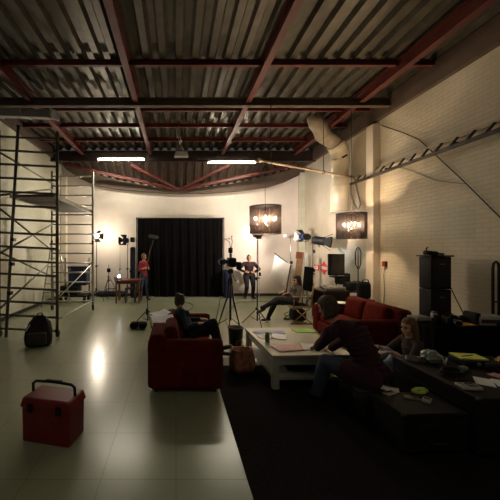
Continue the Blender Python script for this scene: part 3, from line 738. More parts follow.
# monitor on stand
t = thing('monitor', 'large black monitor on a stand against the right wall', 'monitor', (4.27, 8.0, 0))
bw(MB().rbox((4.27, 8.0, 1.41), (.43, .07, .57), .015), 'casing', M['black'], t)
bw(MB().box((4.27, 7.963, 1.42), (.39, .004, .51)), 'screen', M['screen'], t)
bw(MB().cyl((4.30, 8.05, .78), (4.30, 8.05, 1.3), .02), 'post', M['blackm'], t)
bw(MB().rbox((4.33, 7.95, 1.09), (.42, .3, .04), .01), 'shelf', M['black'], t)
bw(MB().rbox((4.38, 7.93, .98), (.26, .25, .16), .02), 'recorder', M['black'], t)
bw(MB().rbox((4.56, 8.0, 1.02), (.07, .2, .32), .02), 'side_unit', M['black'], t)
bw(MB().box((4.30, 8.05, .79), (.3, .25, .03)), 'foot', M['blackm'], t)
t = thing('equipment_desk', 'cluttered dark desk under the large monitor', 'desk', (4.2, 8.0, 0))
bw(MB().box((4.22, 7.85, .755), (1.05, .75, .035)), 'desktop', M['dwood'], t)
bw(MB().box((4.22, 8.2, .55), (1.0, .03, .38)), 'modesty_panel', M['dwood'], t)
for (x, y) in ((3.74, 7.52), (4.70, 7.52), (3.74, 8.18), (4.70, 8.18)): bw(MB().box((x, y, .37), (.05, .05, .74)), 'leg', M['blackm'], t)
t = thing('mixing_console', 'grey mixing console with pale edges on the desk under the monitor', 'mixer', (3.98, 7.65, .77))
bw(MB().box((3.98, 7.66, .82), (.46, .36, .07), (.15, 0, 0)), 'body', M['grey'], t)
bw(MB().box((3.98, 7.47, .85), (.48, .03, .05), (.15, 0, 0)), 'edge', M['lgrey'], t)
for i in range(7): bw(MB().box((3.80+i*.06, 7.62, .865), (.02, .035, .02)), 'fader', M['lgrey'], t)
t = thing('black_case', 'black carry case on the desk right of the mixing console', 'case', (4.50, 7.65, .77))
bw(MB().rbox((4.50, 7.66, .88), (.34, .3, .2), .04), 'body', M['black'], t)
bw(MB().tube([(4.42, 7.50, .97), (4.42, 7.49, 1.02), (4.58, 7.49, 1.02), (4.58, 7.50, .97)], .01), 'handle', M['black'], t)
# microphone stand with coiled cable
t = thing('cable_hook_stand', 'slim dark stand with a cable looped over its top, right of the monitor', 'stand', (4.48, 7.5, 0))
stand(t, 4.42, 7.28, 1.84, .13, .25, .012, M['blackm'], knobs=False)
bw(MB().tube([(4.36, 7.28, 1.45), (4.35, 7.28, 1.72), (4.38, 7.28, 1.83), (4.42, 7.28, 1.87), (4.46, 7.28, 1.83), (4.49, 7.28, 1.72), (4.48, 7.28, 1.45), (4.42, 7.27, 1.32), (4.36, 7.28, 1.45)], .012), 'cable_coil', M['black'], t)
# black bag hanging at the pilaster
t = thing('shoulder_bag', 'black bag standing upright on a low box by the pilaster behind the red sofa', 'bag', (4.3, 6.9, 0))
bw(MB().rbox((4.35, 6.95, .34), (.36, .3, .66), .03), 'box', M['black'], t)
bw(MB().rbox((4.35, 6.95, .87), (.28, .2, .40), .08), 'bag_body', M['bluec'], t)
bw(MB().tube([(4.25, 6.9, 1.02), (4.3, 6.88, 1.12), (4.4, 6.88, 1.12), (4.45, 6.9, 1.02)], .012), 'strap', M['black'], t)
# small red call point and hose on pilaster
t = thing('call_point', 'small red alarm box on the wall beside the pilaster, cable hanging below', 'alarm', (4.87, 7.05, 1.5))
bw(MB().rbox((4.865, 7.0, 1.48), (.05, .12, .12), .01), 'box', M['redp'], t)
bw(MB().tube([(4.87, 7.0, 1.43), (4.86, 7.02, 1.2), (4.87, 7.0, .9), (4.86, 7.02, .55)], .008), 'cable', M['grey'], t)

# ------------------------------------------------------------------ sofas
def cushion(c, size, r=.06): return MB().rbox(c, size, r, seg=4)
def sofa(name, label, x0, x1, y0, y1, back, seat_z, arm_z, back_z, n, aw=.20):
    """sofa whose long side runs away from the viewer; back = -1 (left) or 1 (right)"""
    t = thing(name, label, 'sofa', ((x0+x1)/2, (y0+y1)/2, 0))
    bx = x1-.13 if back > 0 else x0+.13
    bw(MB().rbox(((x0+x1)/2, (y0+y1)/2, .17), (x1-x0-.04, y1-y0-.04, .24), .04), 'base', M['red_fab'], t)
    for y in (y0+aw/2, y1-aw/2):
        a = bw(MB().rbox(((x0+x1)/2, y, (arm_z-.08)/2+.03), (x1-x0, aw, arm_z-.14), .05), 'armrest', M['red_fab'], t)
        bw(MB().tube([(x0+.0, y, arm_z-.09), (x0+.05, y, arm_z-.09), (x1-.05, y, arm_z-.09), (x1, y, arm_z-.09)], .1, 16, [.085, .105, .105, .085]), 'arm_roll', M['red_fab'], a)
    bw(MB().rbox((bx, (y0+y1)/2, back_z/2+.03), (.24, y1-y0-.06, back_z-.06), .07), 'backrest', M['red_fab'], t)
    L = (y1-y0-2*aw)/n
    for i in range(n):
        yc = y0+aw+L*(i+.5)
        bw(cushion(((x0+x1)/2-back*.10, yc, seat_z-.06), (x1-x0-.30, L-.015, .16)), 'seat_cushion', M['red_fab'], t)
        c = MB().rbox((bx-back*.19, yc, seat_z+.19), (.18, L-.03, .42), .075, (0, -back*.0+back*.22, 0), 4)
        bw(c, 'back_cushion', M['red_fab'], t)
    for x in (x0+.1, x1-.1):
        for y in (y0+.1, y1-.1): bw(MB().cyl((x, y, 0), (x, y, .06), .025, seg=8), 'foot', M['dwood'], t)
    return t
sofa('sofa', 'red fabric sofa at lower left with a person lounging on it', -.36, .60, 3.78, 5.50, -1, .40, .66, .74, 2)
s = sofa('sofa', 'red fabric sofa against the right wall behind the crouched woman', 3.02, 4.0, 5.0, 6.65, 1, .42, .62, .80, 2)
# papers on left sofa's back
def sheet(name, c, size, rz, label, cat='paper', mt=None, tilt=(0, 0), group=None, th=.006, flop=.0):
    m = MB(); nx = 6
    for i in range(nx):
        pass
    vs = []; 
    for k, z in enumerate((0, th)):
        for i in range(nx+1):
            for j in (0, 1):
                u = (i/nx-.5)*size[0]; vs.append((u, (j-.5)*size[1], z+flop*math.cos(i/nx*2*PI)*.5))
    fs = []
    for i in range(nx):
        a = i*2; b2 = a+2*(nx+1); fs += [(a, a+1, a+3, a+2), (b2, b2+2, b2+3, b2+1), (a, a+2, b2+2, b2), (a+1, b2+1, b2+3, a+3)]
    fs += [(0, 2*(nx+1), 2*(nx+1)+1, 1), (2*nx, 2*nx+1, 2*nx+1+2*(nx+1), 2*nx+2*(nx+1))]
    o = m.add(vs, fs).build(name, mt or M['white']); o.location = c; o.rotation_euler = (tilt[0], tilt[1], rz)
    return tag(o, label, cat, group)
sheet('magazine', (-.24, 4.90, .775), (.30, .28), .55, 'open white magazine on the back of the left sofa, its left page', mt=M['white'], tilt=(.10, -.12), cat='magazine', flop=.01)
sheet('paper_sheet', (-.20, 4.58, .765), (.34, .24), .2, 'curled white sheets lying beside the magazine on the left sofa', tilt=(.2, -.02), flop=.02)
sheet('paper_sheet', (3.62, 6.53, .655), (.52, .26), -.5, 'white papers lying on the far armrest of the right sofa', th=.012)

# ------------------------------------------------------------------ coffee table
TZ = .45
t = thing('coffee_table', 'low white-painted wooden coffee table with a lower shelf', 'table', (1.77, 4.6, 0), .035)
w_, l_ = 1.08, 1.36
MB().box((0, 0, TZ-.018), (w_, l_, .036)).build('tabletop', M['ttop'], t, bevel=.006)
MB().box((0, -l_/2+.05, TZ-.09), (w_-.1, .025, .10)).build('apron', M['wpaint'], t)
MB().box((0, l_/2-.05, TZ-.09), (w_-.1, .025, .10)).build('apron', M['wpaint'], t)
for s in (-1, 1): MB().box((s*(w_/2-.05), 0, TZ-.09), (.025, l_-.1, .10)).build('apron', M['wpaint'], t)
for sx in (-1, 1):
    for sy in (-1, 1): MB().box((sx*(w_/2-.055), sy*(l_/2-.055), (TZ-.036)/2), (.085, .085, TZ-.036)).build('leg', M['wpaint'], t, bevel=.006)
MB().box((0, 0, .13), (w_-.08, l_-.08, .035)).build('lower_shelf', M['wpaint'], t)
TG = 'papers on the coffee table'
sheet('magazine', (1.42, 4.95, TZ+.004), (.26, .19), .25, 'open blue-topped magazine at the far left corner of the coffee table', 'magazine', M['bluep'])
sheet('paper_sheet', (1.40, 4.74, TZ+.004), (.20, .26), .1, 'white sheet at the left edge of the coffee table by the green jar')
sheet('paper_sheet', (1.62, 4.72, TZ+.004), (.22, .28), -.35, 'white sheet beside the blue magazine, right of the green jar')
sheet('magazine', (1.68, 4.95, TZ+.004), (.22, .17), -.1, 'small blue printed magazine right of the open one', 'magazine', M['bluep'])
sheet('magazine', (1.55, 4.18, TZ+.004), (.36, .24), .22, 'pink printed magazine near the front edge of the coffee table', 'magazine', M['pink'], th=.010)
sheet('paper_sheet', (1.90, 4.23, TZ+.004), (.24, .32), -.25, 'white paper the maroon-jumpered woman is writing on')
sheet('folder', (2.16, 5.06, TZ+.004), (.34, .20), .12, 'bright green folder at the far right end of the coffee table', 'folder', M['green'])
t = thing('jar', 'small green glass jar standing on the coffee table', 'jar', (1.37, 4.50, TZ))
bw(MB().lathe([(0, 0), (.034, 0), (.036, .02), (.036, .09), (.026, .11), (.028, .125), (0, .125)], (1.37, 4.50, TZ)), 'body', M['gglass'], t)
bw(MB().cyl((1.37, 4.50, TZ+.125), (1.37, 4.50, TZ+.145), .03, seg=16), 'lid', M['green'], t)
for i, (x, y, sx, sy, mt, lab) in enumerate(((1.75, 4.3, .4, .28, 'bluec', 'stack of dark magazines on the lower shelf of the coffee table'), (2.05, 4.4, .2, .25, 'grey', 'grey folder on the lower shelf of the coffee table'))):
    lone(MB().rbox((x, y, .18), (sx, sy, .06), .01), 'magazine_stack' if i == 0 else 'folder', M[mt], (x, y, .15), lab, 'magazines' if i == 0 else 'folder')
# bags left of coffee table
t = thing('paper_bag', 'crumpled red and brown printed paper bag at the left side of the coffee table', 'bag', (1.0, 4.52, 0), .2)
vs = []; hz = [0, .08, .2, .30, .34]; rr = [.16, .19, .18, .15, .16]
for z, r in zip(hz, rr):
    for k in range(24):
        a = 2*PI*k/24; q = r*(1+.08*noise.noise(Vector((math.cos(a)*2, math.sin(a)*2, z*8)))); c, s = math.cos(a), math.sin(a)
        vs.append((q*math.copysign(abs(c)**.6, c), .7*q*math.copysign(abs(s)**.6, s), z+.02*noise.noise(Vector((c*3, s*3, z*4)))*(z > 0)))
for z, r in ((.33, .14), (.05, .12)):
    for k in range(24):
        a = 2*PI*k/24; vs.append((r*math.cos(a), .7*r*math.sin(a), z))
MB().add(vs, [(i*24+k, i*24+(k+1) % 24, (i+1)*24+(k+1) % 24, (i+1)*24+k) for i in range(6) for k in range(24)]+[tuple(range(23, -1, -1)), tuple(range(144, 168))], True).build('body', M['kraft'], t)
for s in (-1, 1): MB().tube([(-.06, s*.1, .33), (-.05, s*.1, .42), (.05, s*.1, .42), (.06, s*.1, .33)], .006).build('handle', M['kraft'], t)
t = thing('waste_bin', 'black waste bin standing between the left sofa and the coffee table', 'bin', (1.10, 5.55, 0))
bw(MB().lathe([(0, 0), (.11, 0), (.14, .36), (.15, .37), (.15, .38), (.135, .38), (.10, .02), (0, .02)], (1.10, 5.55, 0), seg=24), 'body', M['black'], t)
bw(MB().ring((1.10, 5.55, .38), .146, .008), 'rim', M['black'], t)
# low stool under the crouched woman
t = thing('floor_pouf', 'low black pouf under the woman in the maroon jumper', 'pouf', (2.12, 3.35, 0))
bw(MB().rbox((2.12, 3.33, .18), (.46, .44, .34), .09), 'body', M['black'], t)
bw(MB().rbox((2.12, 3.33, .345), (.42, .40, .03), .014), 'top_pad', M['dgrey'], t)

# ------------------------------------------------------------------ right: speaker rack, table, cases
t = thing('speaker_stack', 'tall black loudspeaker stack against the right brick wall', 'loudspeaker', (4.32, 5.1, 0))
for i, (z0, z1) in enumerate(((0, .58), (.59, 1.15), (1.16, 1.70))):
    c = bw(MB().rbox((4.425, 5.13, (z0+z1)/2), (.34, .26, z1-z0), .015), 'cabinet', M['black'], t)
    bw(MB().box((4.425, 4.997, (z0+z1)/2), (.30, .012, z1-z0-.08)), 'grille', M['foam'] if False else M['blackm'], c)
    bw(MB().box((4.425, 4.987, z1-.12), (.08, .008, .015)), 'badge', M['grey'], c)
bw(MB().box((4.425, 5.13, 1.715), (.39, .30, .02)), 'top_plate', M['black'], t)
t = thing('clamp_light', 'small black clip lamp lying on top of the loudspeaker stack', 'lamp', (4.2, 5.1, 1.73))
bw(MB().rbox((4.33, 5.1, 1.765), (.20, .10, .07), .02, (0, .1, 0)), 'body', M['black'], t)
bw(MB().tube([(4.27, 5.1, 1.78), (4.25, 5.1, 1.84), (4.28, 5.1, 1.86)], .01), 'clip', M['blackm'], t)
bw(MB().cyl((4.41, 5.1, 1.76), (4.55, 5.1, 1.745), .018), 'arm', M['blackm'], t)
lone(MB().tube([(4.605, 5.13, 1.45), (4.66, 5.1, 1.2), (4.72, 5.05, .98), (4.78, 5.0, .78), (4.84, 4.95, .1)], .008), 'speaker_cable', M['blackm'], (4.7, 5, .1), 'thin black cable hanging from the right side of the loudspeaker stack', 'cable')
t = thing('side_table', 'long table draped in black cloth along the right wall by the loudspeakers', 'table', (4.2, 4.45, 0))
bw(MB().box((4.09, 4.45, .735), (1.04, .66, .03)), 'tabletop', M['dwood'], t)
vs = []; n = 60; x0, x1, y0, y1 = 3.555, 4.63, 4.11, 4.79
per = [(x0+(x1-x0)*i/n, y0) for i in range(n)]+[(x1, y0+(y1-y0)*i/30) for i in range(30)]+[(x1-(x1-x0)*i/n, y1) for i in range(n)]+[(x0, y1-(y1-y0)*i/30) for i in range(30)]
for z, f in ((.755, 0), (.70, .006), (.35, .018), (.02, .03)):
    for i, (x, y) in enumerate(per):
        q = f*math.sin(i*.9); vs.append((x+(q if x in (x0, x1) else 0), y-(q if y in (y0, y1) else 0), z))
K = len(per)
bw(MB().add(vs, [(j*K+i, j*K+(i+1) % K, (j+1)*K+(i+1) % K, (j+1)*K+i) for j in range(3) for i in range(K)]+[tuple(range(K))], True), 'black_cloth', M['velvet'], t)
for (x, y) in ((3.62, 4.18), (4.56, 4.18), (3.62, 4.72), (4.56, 4.72)): bw(MB().box((x, y, .36), (.04, .04, .71)), 'leg', M['blackm'], t)
def gadget(name, label, cat, c, size, rz, body, parts=(), group=None):
    t = thing(name, label, cat, c, rz, group)
    MB().rbox((0, 0, size[2]/2), size, min(size)*.25).build('body', M[body], t)
    for (nm, pc, ps, pm) in parts:
        MB().rbox(pc, ps, min(ps)*.2).build(nm, M[pm], t)
    return t
def photo_camera(label, c, rz, s=1, loc_z=0):
    t = thing('photo_camera', label, 'camera', c, rz, 'photo cameras')
    MB().rbox((0, 0, .045*s), (.14*s, .06*s, .09*s), .015*s).build('body', M['black'], t)
    MB().rbox((0, 0, .10*s), (.06*s, .05*s, .03*s), .01*s).build('viewfinder', M['black'], t)
    l = MB().lathe([(0, 0), (.035*s, 0), (.037*s, .07*s), (.03*s, .075*s), (.028*s, .06*s), (0, .055*s)], (0, -.03*s, .045*s), (0, -1, 0)).build('lens', M['black'], t)
    MB().ring((0, -.1*s, .045*s), .034*s, .003*s, (0, 1, 0), 24).build('lens_ring', M['chrome'], l)
    MB().lathe([(0, 0), (.012*s, 0), (.012*s, .012*s), (0, .012*s)], (.045*s, 0, .09*s)).build('dial', M['chrome'], t)
photo_camera('black photo camera with a silver dial at the left end of the cloth-covered table', (3.72, 4.28, .757), .5, 1.2)
photo_camera('black photo camera with its lens facing us, below the loudspeaker stack', (3.90, 4.22, .757), -.3, 1.3)
gadget('silver_can', 'small silver canister beside the cameras on the cloth-covered table', 'canister', (3.87, 4.5, .757), (.07, .07, .12), 0, 'lgrey', (('cap', (0, 0, .13), (.05, .05, .03), 'grey'),))
gadget('video_deck', 'flat grey video deck at the left end of the cloth-covered table', 'video deck', (3.70, 4.56, .757), (.24, .2, .06), .1, 'grey', (('control_strip', (0, -.1, .03), (.2, .01, .03), 'lgrey'),))
sheet('cork_mat', (4.10, 4.30, .76), (.30, .2), .1, 'oval-looking tan mat on the black-covered table right of the cameras', 'mat', M['orange'], th=.012)
t = thing('cable_heap', 'heap of black cables at the back of the cloth-covered table', 'cables', (4.45, 4.5, .757))
m = MB()
for q in range(5):
    pts = [(4.32+.22*math.cos(a*.7+q)*(1+.2*math.sin(a*1.3)), 4.48+.12*math.sin(a*.7+q*1.3), .775+.012*q+.008*math.sin(a*3)) for a in np.linspace(0, 9, 40)]
    m.tube(pts, .011, 6)
bw(m, 'cable_coil', M['black'], t)
gadget('road_case', 'pinkish white equipment box with a dark end standing near the right edge of the photo', 'equipment box', (4.43, 4.30, .757), (.34, .26, .14), -.12, 'lgrey',
       (('red_stripe', (.0, -.132, .07), (.30, .006, .05), 'redgel'), ('dark_end', (-.17, 0, .09), (.07, .22, .17), 'black'), ('knob', (.05, -.14, .03), (.03, .03, .03), 'black')))
# hand truck
t = thing('hand_truck', 'black hand truck with a tall looped handle by the right wall', 'hand truck', (4.75, 4.45, 0))
m = MB(); xh = 4.76
k_ = 300/4.4
bw(MB().tube([(4.70, 4.45, .10), (4.70, 4.45, 1.55), (4.71, 4.45, 1.62), (4.745, 4.45, 1.65), (4.78, 4.45, 1.62), (4.79, 4.45, 1.55), (4.79, 4.45, .10)], .018), 'frame', M['blackm'], t)
for z in (.25, .7, 1.05): bw(MB().cyl((4.70, 4.45, z), (4.79, 4.45, z), .012, seg=8), 'crossbar', M['blackm'], t)
for x in (4.68, 4.82): bw(MB().cyl((x-.015, 4.5, .11), (x+.015, 4.5, .11), .11, seg=20), 'wheel', M['rubber'], t)
bw(MB().box((4.745, 4.38, .015), (.16, .12, .012)), 'toe_plate', M['blackm'], t)

# flight cases with things on them in the foreground
def flight_case(label, c, size, rz=0, group='black flight cases in the foreground'):
    t = thing('flight_case', label, 'flight case', c, rz, group)
    sx, sy, sz = size
    MB().box((0, 0, sz/2+.02), (sx, sy, sz-.04)).build('body', M['black'], t, bevel=.01)
    MB().box((0, 0, sz*.72), (sx+.012, sy+.012, .02)).build('lid_seam', M['blackm'], t)
    for x in (-1, 1):
        for y in (-1, 1):
            MB().ball((x*(sx/2-.015), y*(sy/2-.015), sz-.02), .024, 8).build('corner', M['blackm'], t)
            MB().cyl((x*(sx/2-.06), y*(sy/2-.06), 0), (x*(sx/2-.06), y*(sy/2-.06), .03), .02, seg=8).build('foot', M['rubber'], t)
    for x in (-.25, .25): MB().box((x*sx, -sy/2-.008, sz*.72), (.07, .012, .09)).build('latch', M['blackm'], t)
    MB().tube([(-.07, -sy/2-.01, sz*.4), (-.06, -sy/2-.04, sz*.36), (.06, -sy/2-.04, sz*.36), (.07, -sy/2-.01, sz*.4)], .009).build('handle', M['rubber'], t)
    return t
flight_case('broad black flight case in the lower right corner with a yellow pad on it', (3.25, 3.15, 0), (1.2, 1.05, .53))
flight_case('low black flight case in front of the maroon-jumpered woman with phones on it', (2.30, 2.86, 0), (.60, .40, .38), .05)
flight_case('small low black case between the long-haired woman and the big case', (2.88, 3.84, 0), (.42, .22, .30), .0)
t = thing('electronics_box', 'squat black electronics box under the bright yellow pad', 'box', (3.35, 3.42, .53))
bw(MB().rbox((3.35, 3.42, .565), (.30, .22, .07), .01), 'body', M['black'], t)
bw(MB().lathe([(0, 0), (.024, 0), (.024, .012), (0, .014)], (3.34, 3.31, .565), (0, -1, 0)), 'dial', M['grey'], t)
sheet('notepad', (3.35, 3.44, .602), (.27, .19), -.18, 'bright yellow paper pad lying on the black box', 'notepad', M['yellow'], th=.012)
lone(MB().cyl((3.26, 3.42, .617), (3.42, 3.46, .617), .005, seg=8), 'pen', M['black'], (3.33, 3.44, .61), 'thin dark pen lying on the yellow pad', 'pen')
lone(MB().cyl((3.05, 3.40, .537), (3.16, 3.50, .560), .006, seg=8), 'pen', M['lgrey'], (3.1, 3.4, .53), 'pale pen leaning left of the black electronics box', 'pen')
t = thing('orange_peel', 'crumpled orange wrapper on the big case right of the yellow pad', 'wrapper', (3.66, 3.38, .53))
m = MB(); vs = []
for i in range(7):
    for k in range(10):
        a = 2*PI*k/10; r = .05*math.sin(PI*(i+.5)/7)*(1+.5*noise.noise(Vector((i*.7, k*.9, 2)))); vs.append((r*math.cos(a), r*.7*math.sin(a), .005+i*.016))
m.add(vs, [(i*10+k, i*10+(k+1) % 10, (i+1)*10+(k+1) % 10, (i+1)*10+k) for i in range(6) for k in range(10)]+[tuple(range(9, -1, -1)), tuple(range(60, 70))]).build('foil', M['orange'], t)
MB().tube([(0, 0, .10), (.01, 0, .13), (.03, .0, .14)], .006).build('twist', M['orange'], t)
gadget('handheld_recorder', 'grey handheld device with a dark screen at the bottom right of the photo', 'device', (2.76, 2.83, .53), (.17, .11, .03), -.12, 'lgrey',
       (('screen', (.02, 0, .031), (.08, .075, .004), 'screen'), ('keypad', (-.055, 0, .031), (.035, .075, .004), 'grey')))
sheet('paper_sheet', (3.03, 2.95, .532), (.20, .14), .9, 'folded white triangular sheet right of the grey handheld device')
sheet('paper_sheet', (3.22, 2.88, .532), (.24, .18), -.5, 'larger white sheet at the right edge of the big case')
sheet('paper_sheet', (3.32, 3.10, .532), (.14, .10), .3, 'small pinkish slip of paper behind the larger white sheets', mt=M['pink'])
# crumpled plastic bag
t = thing('plastic_bag', 'crumpled clear-grey plastic bag on the big case left of the yellow pad', 'bag', (2.93, 3.45, .53))
m = MB(); vs = []
for i in range(10):
    for k in range(16):
        a = 2*PI*k/16; r = .10*math.sin(PI*(i+.6)/11)**.6*(1+.55*noise.noise(Vector((math.cos(a)*2.2, math.sin(a)*2.2, i*.6)))); vs.append((r*math.cos(a), r*.8*math.sin(a), .004+i*.015))
m.add(vs, [(i*16+k, i*16+(k+1) % 16, (i+1)*16+(k+1) % 16, (i+1)*16+k) for i in range(9) for k in range(16)]+[tuple(range(15, -1, -1)), tuple(range(144, 160))]).build('body', mat('cloudy_plastic', (.20, .23, .20), .25, var=.3), t)
MB().tube([(.02, -.05, .12), (.05, -.09, .10), (.06, -.12, .02)], .01).build('loose_end', M['lgrey'], t)
photo_camera('black and silver compact camera on the small case by the long-haired woman', (2.88, 3.80, .30), .3, 1.2)
# phones etc
for i, (x, y, rz, b, lab) in enumerate(((2.16, 3.03, .4, 'lgrey', 'pale mobile phone on the low case, the leftmost of its gadgets'), (2.30, 2.93, -.3, 'grey', 'grey mobile phone on the low case beside the pale one'), (2.40, 2.87, .7, 'lgrey', 'small pale battery charger at the front of the low case'))):
    gadget('mobile_phone' if i < 2 else 'battery_charger', lab, 'phone' if i < 2 else 'charger', (x, y, .38), (.13 if i < 2 else .09, .065, .014 if i < 2 else .03), rz, b, (('screen' if i < 2 else 'socket', (0, 0, .015 if i < 2 else .031), (.10 if i < 2 else .04, .05, .002), 'screen'),), 'gadgets on the low case')
lone(MB().tube([(2.45+.06*math.cos(a), 3.03+.04*math.sin(a), .392+.002*a) for a in np.linspace(0, 12, 40)], .006, 6), 'cable_coil', M['yellow'], (2.45, 3.03, .385), 'small coil of yellow cable on the low case', 'cable')
lone(MB().rbox((2.52, 3.08, .395), (.10, .07, .03), .01), 'tape_box', M['green'], (2.52, 3.08, .38), 'small green box beside the yellow cable coil', 'box')
# more clutter on the cases
def coil(c, R, n, r, mt, label, group=None):
    lone(MB().tube([(c[0]+R*math.cos(a)*(1+.12*math.sin(a*2.3)), c[1]+R*.8*math.sin(a), c[2]+r+.0022*a) for a in np.linspace(0, n*2*PI, n*16)], r, 6), 'cable_coil', M[mt], c, label, 'cable', group)
coil((2.86, 3.10, .53), .10, 4, .009, 'black', 'coil of black cable on the big case behind the grey handheld device')
coil((3.55, 3.02, .53), .11, 4, .009, 'black', 'coil of black cable at the right end of the big case')
coil((2.78, 3.52, .53), .07, 3, .007, 'grey', 'small grey cable coil at the far left corner of the big case')
gadget('battery', 'dark camera battery beside the black cable coil on the big case', 'battery', (3.08, 3.22, .53), (.09, .06, .05), .5, 'grey', (('contact_plate', (0, -.03, .03), (.05, .004, .02), 'lgrey'),))
gadget('lens_pouch', 'black padded pouch on the big case behind the pink slip', 'pouch', (3.42, 3.20, .53), (.16, .12, .10), .2, 'black', (('zip', (0, -.06, .06), (.14, .004, .006), 'grey'),))
t = thing('gaffer_tape', 'roll of black tape lying flat on the small low case', 'tape', (3.0, 3.86, .30))
MB().lathe([(.028, 0), (.05, 0), (.05, .045), (.028, .045), (.028, 0)], (0, 0, 0)).build('roll', M['blackm'], t)
MB().lathe([(.024, 0), (.028, 0), (.028, .045), (.024, .045), (.024, 0)], (0, 0, 0)).build('core', M['kraft'], t)
t = thing('drinking_cup', 'white paper cup standing on the big case behind the plastic bag', 'cup', (3.05, 3.60, .53))
MB().lathe([(0, 0), (.028, 0), (.038, .09), (.040, .092), (.036, .088), (.026, .004), (0, .004)], (0, 0, 0)).build('cup_body', M['white'], t)
sheet('paper_sheet', (2.22, 3.12, .382), (.16, .10), -.6, 'crumpled cream note at the back of the low case', mt=M['board'], flop=.008)
t = thing('headphones', 'black headphones on the cloth-covered table beside the pinkish box', 'headphones', (4.14, 4.55, .757))
MB().tube([(.08*math.cos(a), .0, .02+.09*math.sin(a)) for a in np.linspace(0, PI, 14)], .008, 6).build('headband', M['black'], t)
for s in (-1, 1): MB().lathe([(0, 0), (.035, 0), (.038, .02), (.0, .03)], (s*.085, 0, .038), (-s, 0, 0)).build('ear_cup', M['black'], t)
# floor cables
def fcable(pts, label, r=.007):
    P = [Vector(p) for p in pts]; out = []
    for i in range(len(P)-1):
        p0 = P[max(i-1, 0)]; p1 = P[i]; p2 = P[i+1]; p3 = P[min(i+2, len(P)-1)]
        for k in range(8):
            t_ = k/8; out.append(.5*((2*p1)+(-p0+p2)*t_+(2*p0-5*p1+4*p2-p3)*t_*t_+(-p0+3*p1-3*p2+p3)*t_**3))
    out.append(P[-1])
    lone(MB().tube(out, r, 6), 'floor_cable', M['rubber'], P[0], label, 'cable')
fcable([(.75, 6.9, .009), (.3, 8.3, .009), (.55, 9.6, .009), (.2, 10.6, .009), (.4, 11.1, .009)], 'black cable curving over the floor towards the backdrop behind the left sofa')
fcable([(1.35, 6.2, .009), (1.25, 7.6, .009), (1.75, 9.3, .009), (2.2, 10.2, .009), (3.4, 10.3, .009)], 'black cable running from the camera tripod to the reflector stand')
fcable([(2.1, 6.9, .009), (2.7, 6.6, .009), (3.3, 6.9, .009), (3.0, 8.3, .009), (3.7, 8.9, .009)], 'black cable looping on the floor under the director chair')

# ------------------------------------------------------------------ people
class Body:
    """grown from tapered limbs, then merged by voxel remesh into one continuous skin"""
    def __init__(s): s.mb = MB(); s.pr = []
    def cap(s, a, b, ra, rb, tagn, bias=0, seg=14):
        a = Vector(a); b = Vector(b); L = (b-a).length
        S, U, D = basis(b-a); prof = []
        for i in range(5): q = PI/2*(1-i/4); prof.append((ra*math.cos(q), -ra*math.sin(q)))
        for i in range(5): q = PI/2*i/4; prof.append((rb*math.cos(q), L+rb*math.sin(q)))
        prof[0] = (1e-4, -ra); prof[-1] = (1e-4, L+rb)
        s.mb.lathe(prof, a, D, seg); s.pr.append(('c', a, b, ra, rb, tagn, bias))
    def chain(s, pts, rs, tagn, bias=0):
        for i in range(len(pts)-1): s.cap(pts[i], pts[i+1], rs[i], rs[i+1], tagn, bias)
    def ell(s, c, r, R, tagn, bias=0, seg=18):
        s.mb.ball(c, r, seg, R); s.pr.append(('e', Vector(c), R.copy(), Vector(r), tagn, bias))
    def slab(s, a, b, wa, wb, ta, tb, S, tagn):
        """elliptical section loft from a to b (half widths w along S, half depths t)"""
        a = Vector(a); b = Vector(b); D = (b-a).normalized(); S = (S-D*S.dot(D)).normalized(); U = D.cross(S)
        n = 4
        for i in range(n+1):
            q = i/n; c = a.lerp(b, q); R = Matrix((S, U, D)).transposed()
            s.ell(c, (wa+(wb-wa)*q, ta+(tb-ta)*q, max((b-a).length/n*.9, .05)), R, tagn)
def ik(a, c, l1, l2, hint):
    a = Vector(a); c = Vector(c); d = c-a; L = d.length
    if L > (l1+l2)*.995: c = a+d.normalized()*(l1+l2)*.995; d = c-a; L = d.length
    L = max(L, abs(l1-l2)+.03); x = (l1*l1-l2*l2+L*L)/(2*L); h = math.sqrt(max(l1*l1-x*x, 0))
    D = d.normalized(); H = Vector(hint); H = (H-D*H.dot(D)).normalized()
    return a+D*x+H*h, c
def hand(B, w, d, pn, side, curl=.5, k=1.0, tagn='skin'):
    """w wrist, d pointing, pn palm normal, side = thumb direction"""
    d = Vector(d).normalized(); pn = Vector(pn); pn = (pn-d*pn.dot(d)).normalized(); sd = Vector(side); sd = (sd-d*sd.dot(d)-pn*sd.dot(pn)).normalized()
    R = Matrix((sd, pn, d)).transposed(); w = Vector(w)
    B.ell(w+d*.045*k, (.040*k, .016*k, .055*k), R, tagn)
    for i, (o, L) in enumerate(((.030, .070), (.010, .080), (-.011, .074), (-.031, .058))):
        p = w+d*.078*k+sd*o*k; c = curl*(1+.12*i)
        d1 = (d*math.cos(c*.6)+pn*math.sin(c*.6)).normalized(); d2 = (d*math.cos(c*1.5)+pn*math.sin(c*1.5)).normalized()
        q = p+d1*L*.55*k; B.cap(p-d*.02*k, q, .0095*k, .0088*k, tagn, seg=8); B.cap(q, q+d2*L*.45*k, .0088*k, .0075*k, tagn, seg=8)
    p = w+d*.025*k+sd*.030*k; q = p+(d*.6+sd*.75+pn*.3).normalized()*.038*k
    B.cap(p, q, .013*k, .011*k, tagn, seg=8); B.cap(q, q+(d*.9+sd*.3+pn*.35).normalized()*.032*k, .0105*k, .008*k, tagn, seg=8)
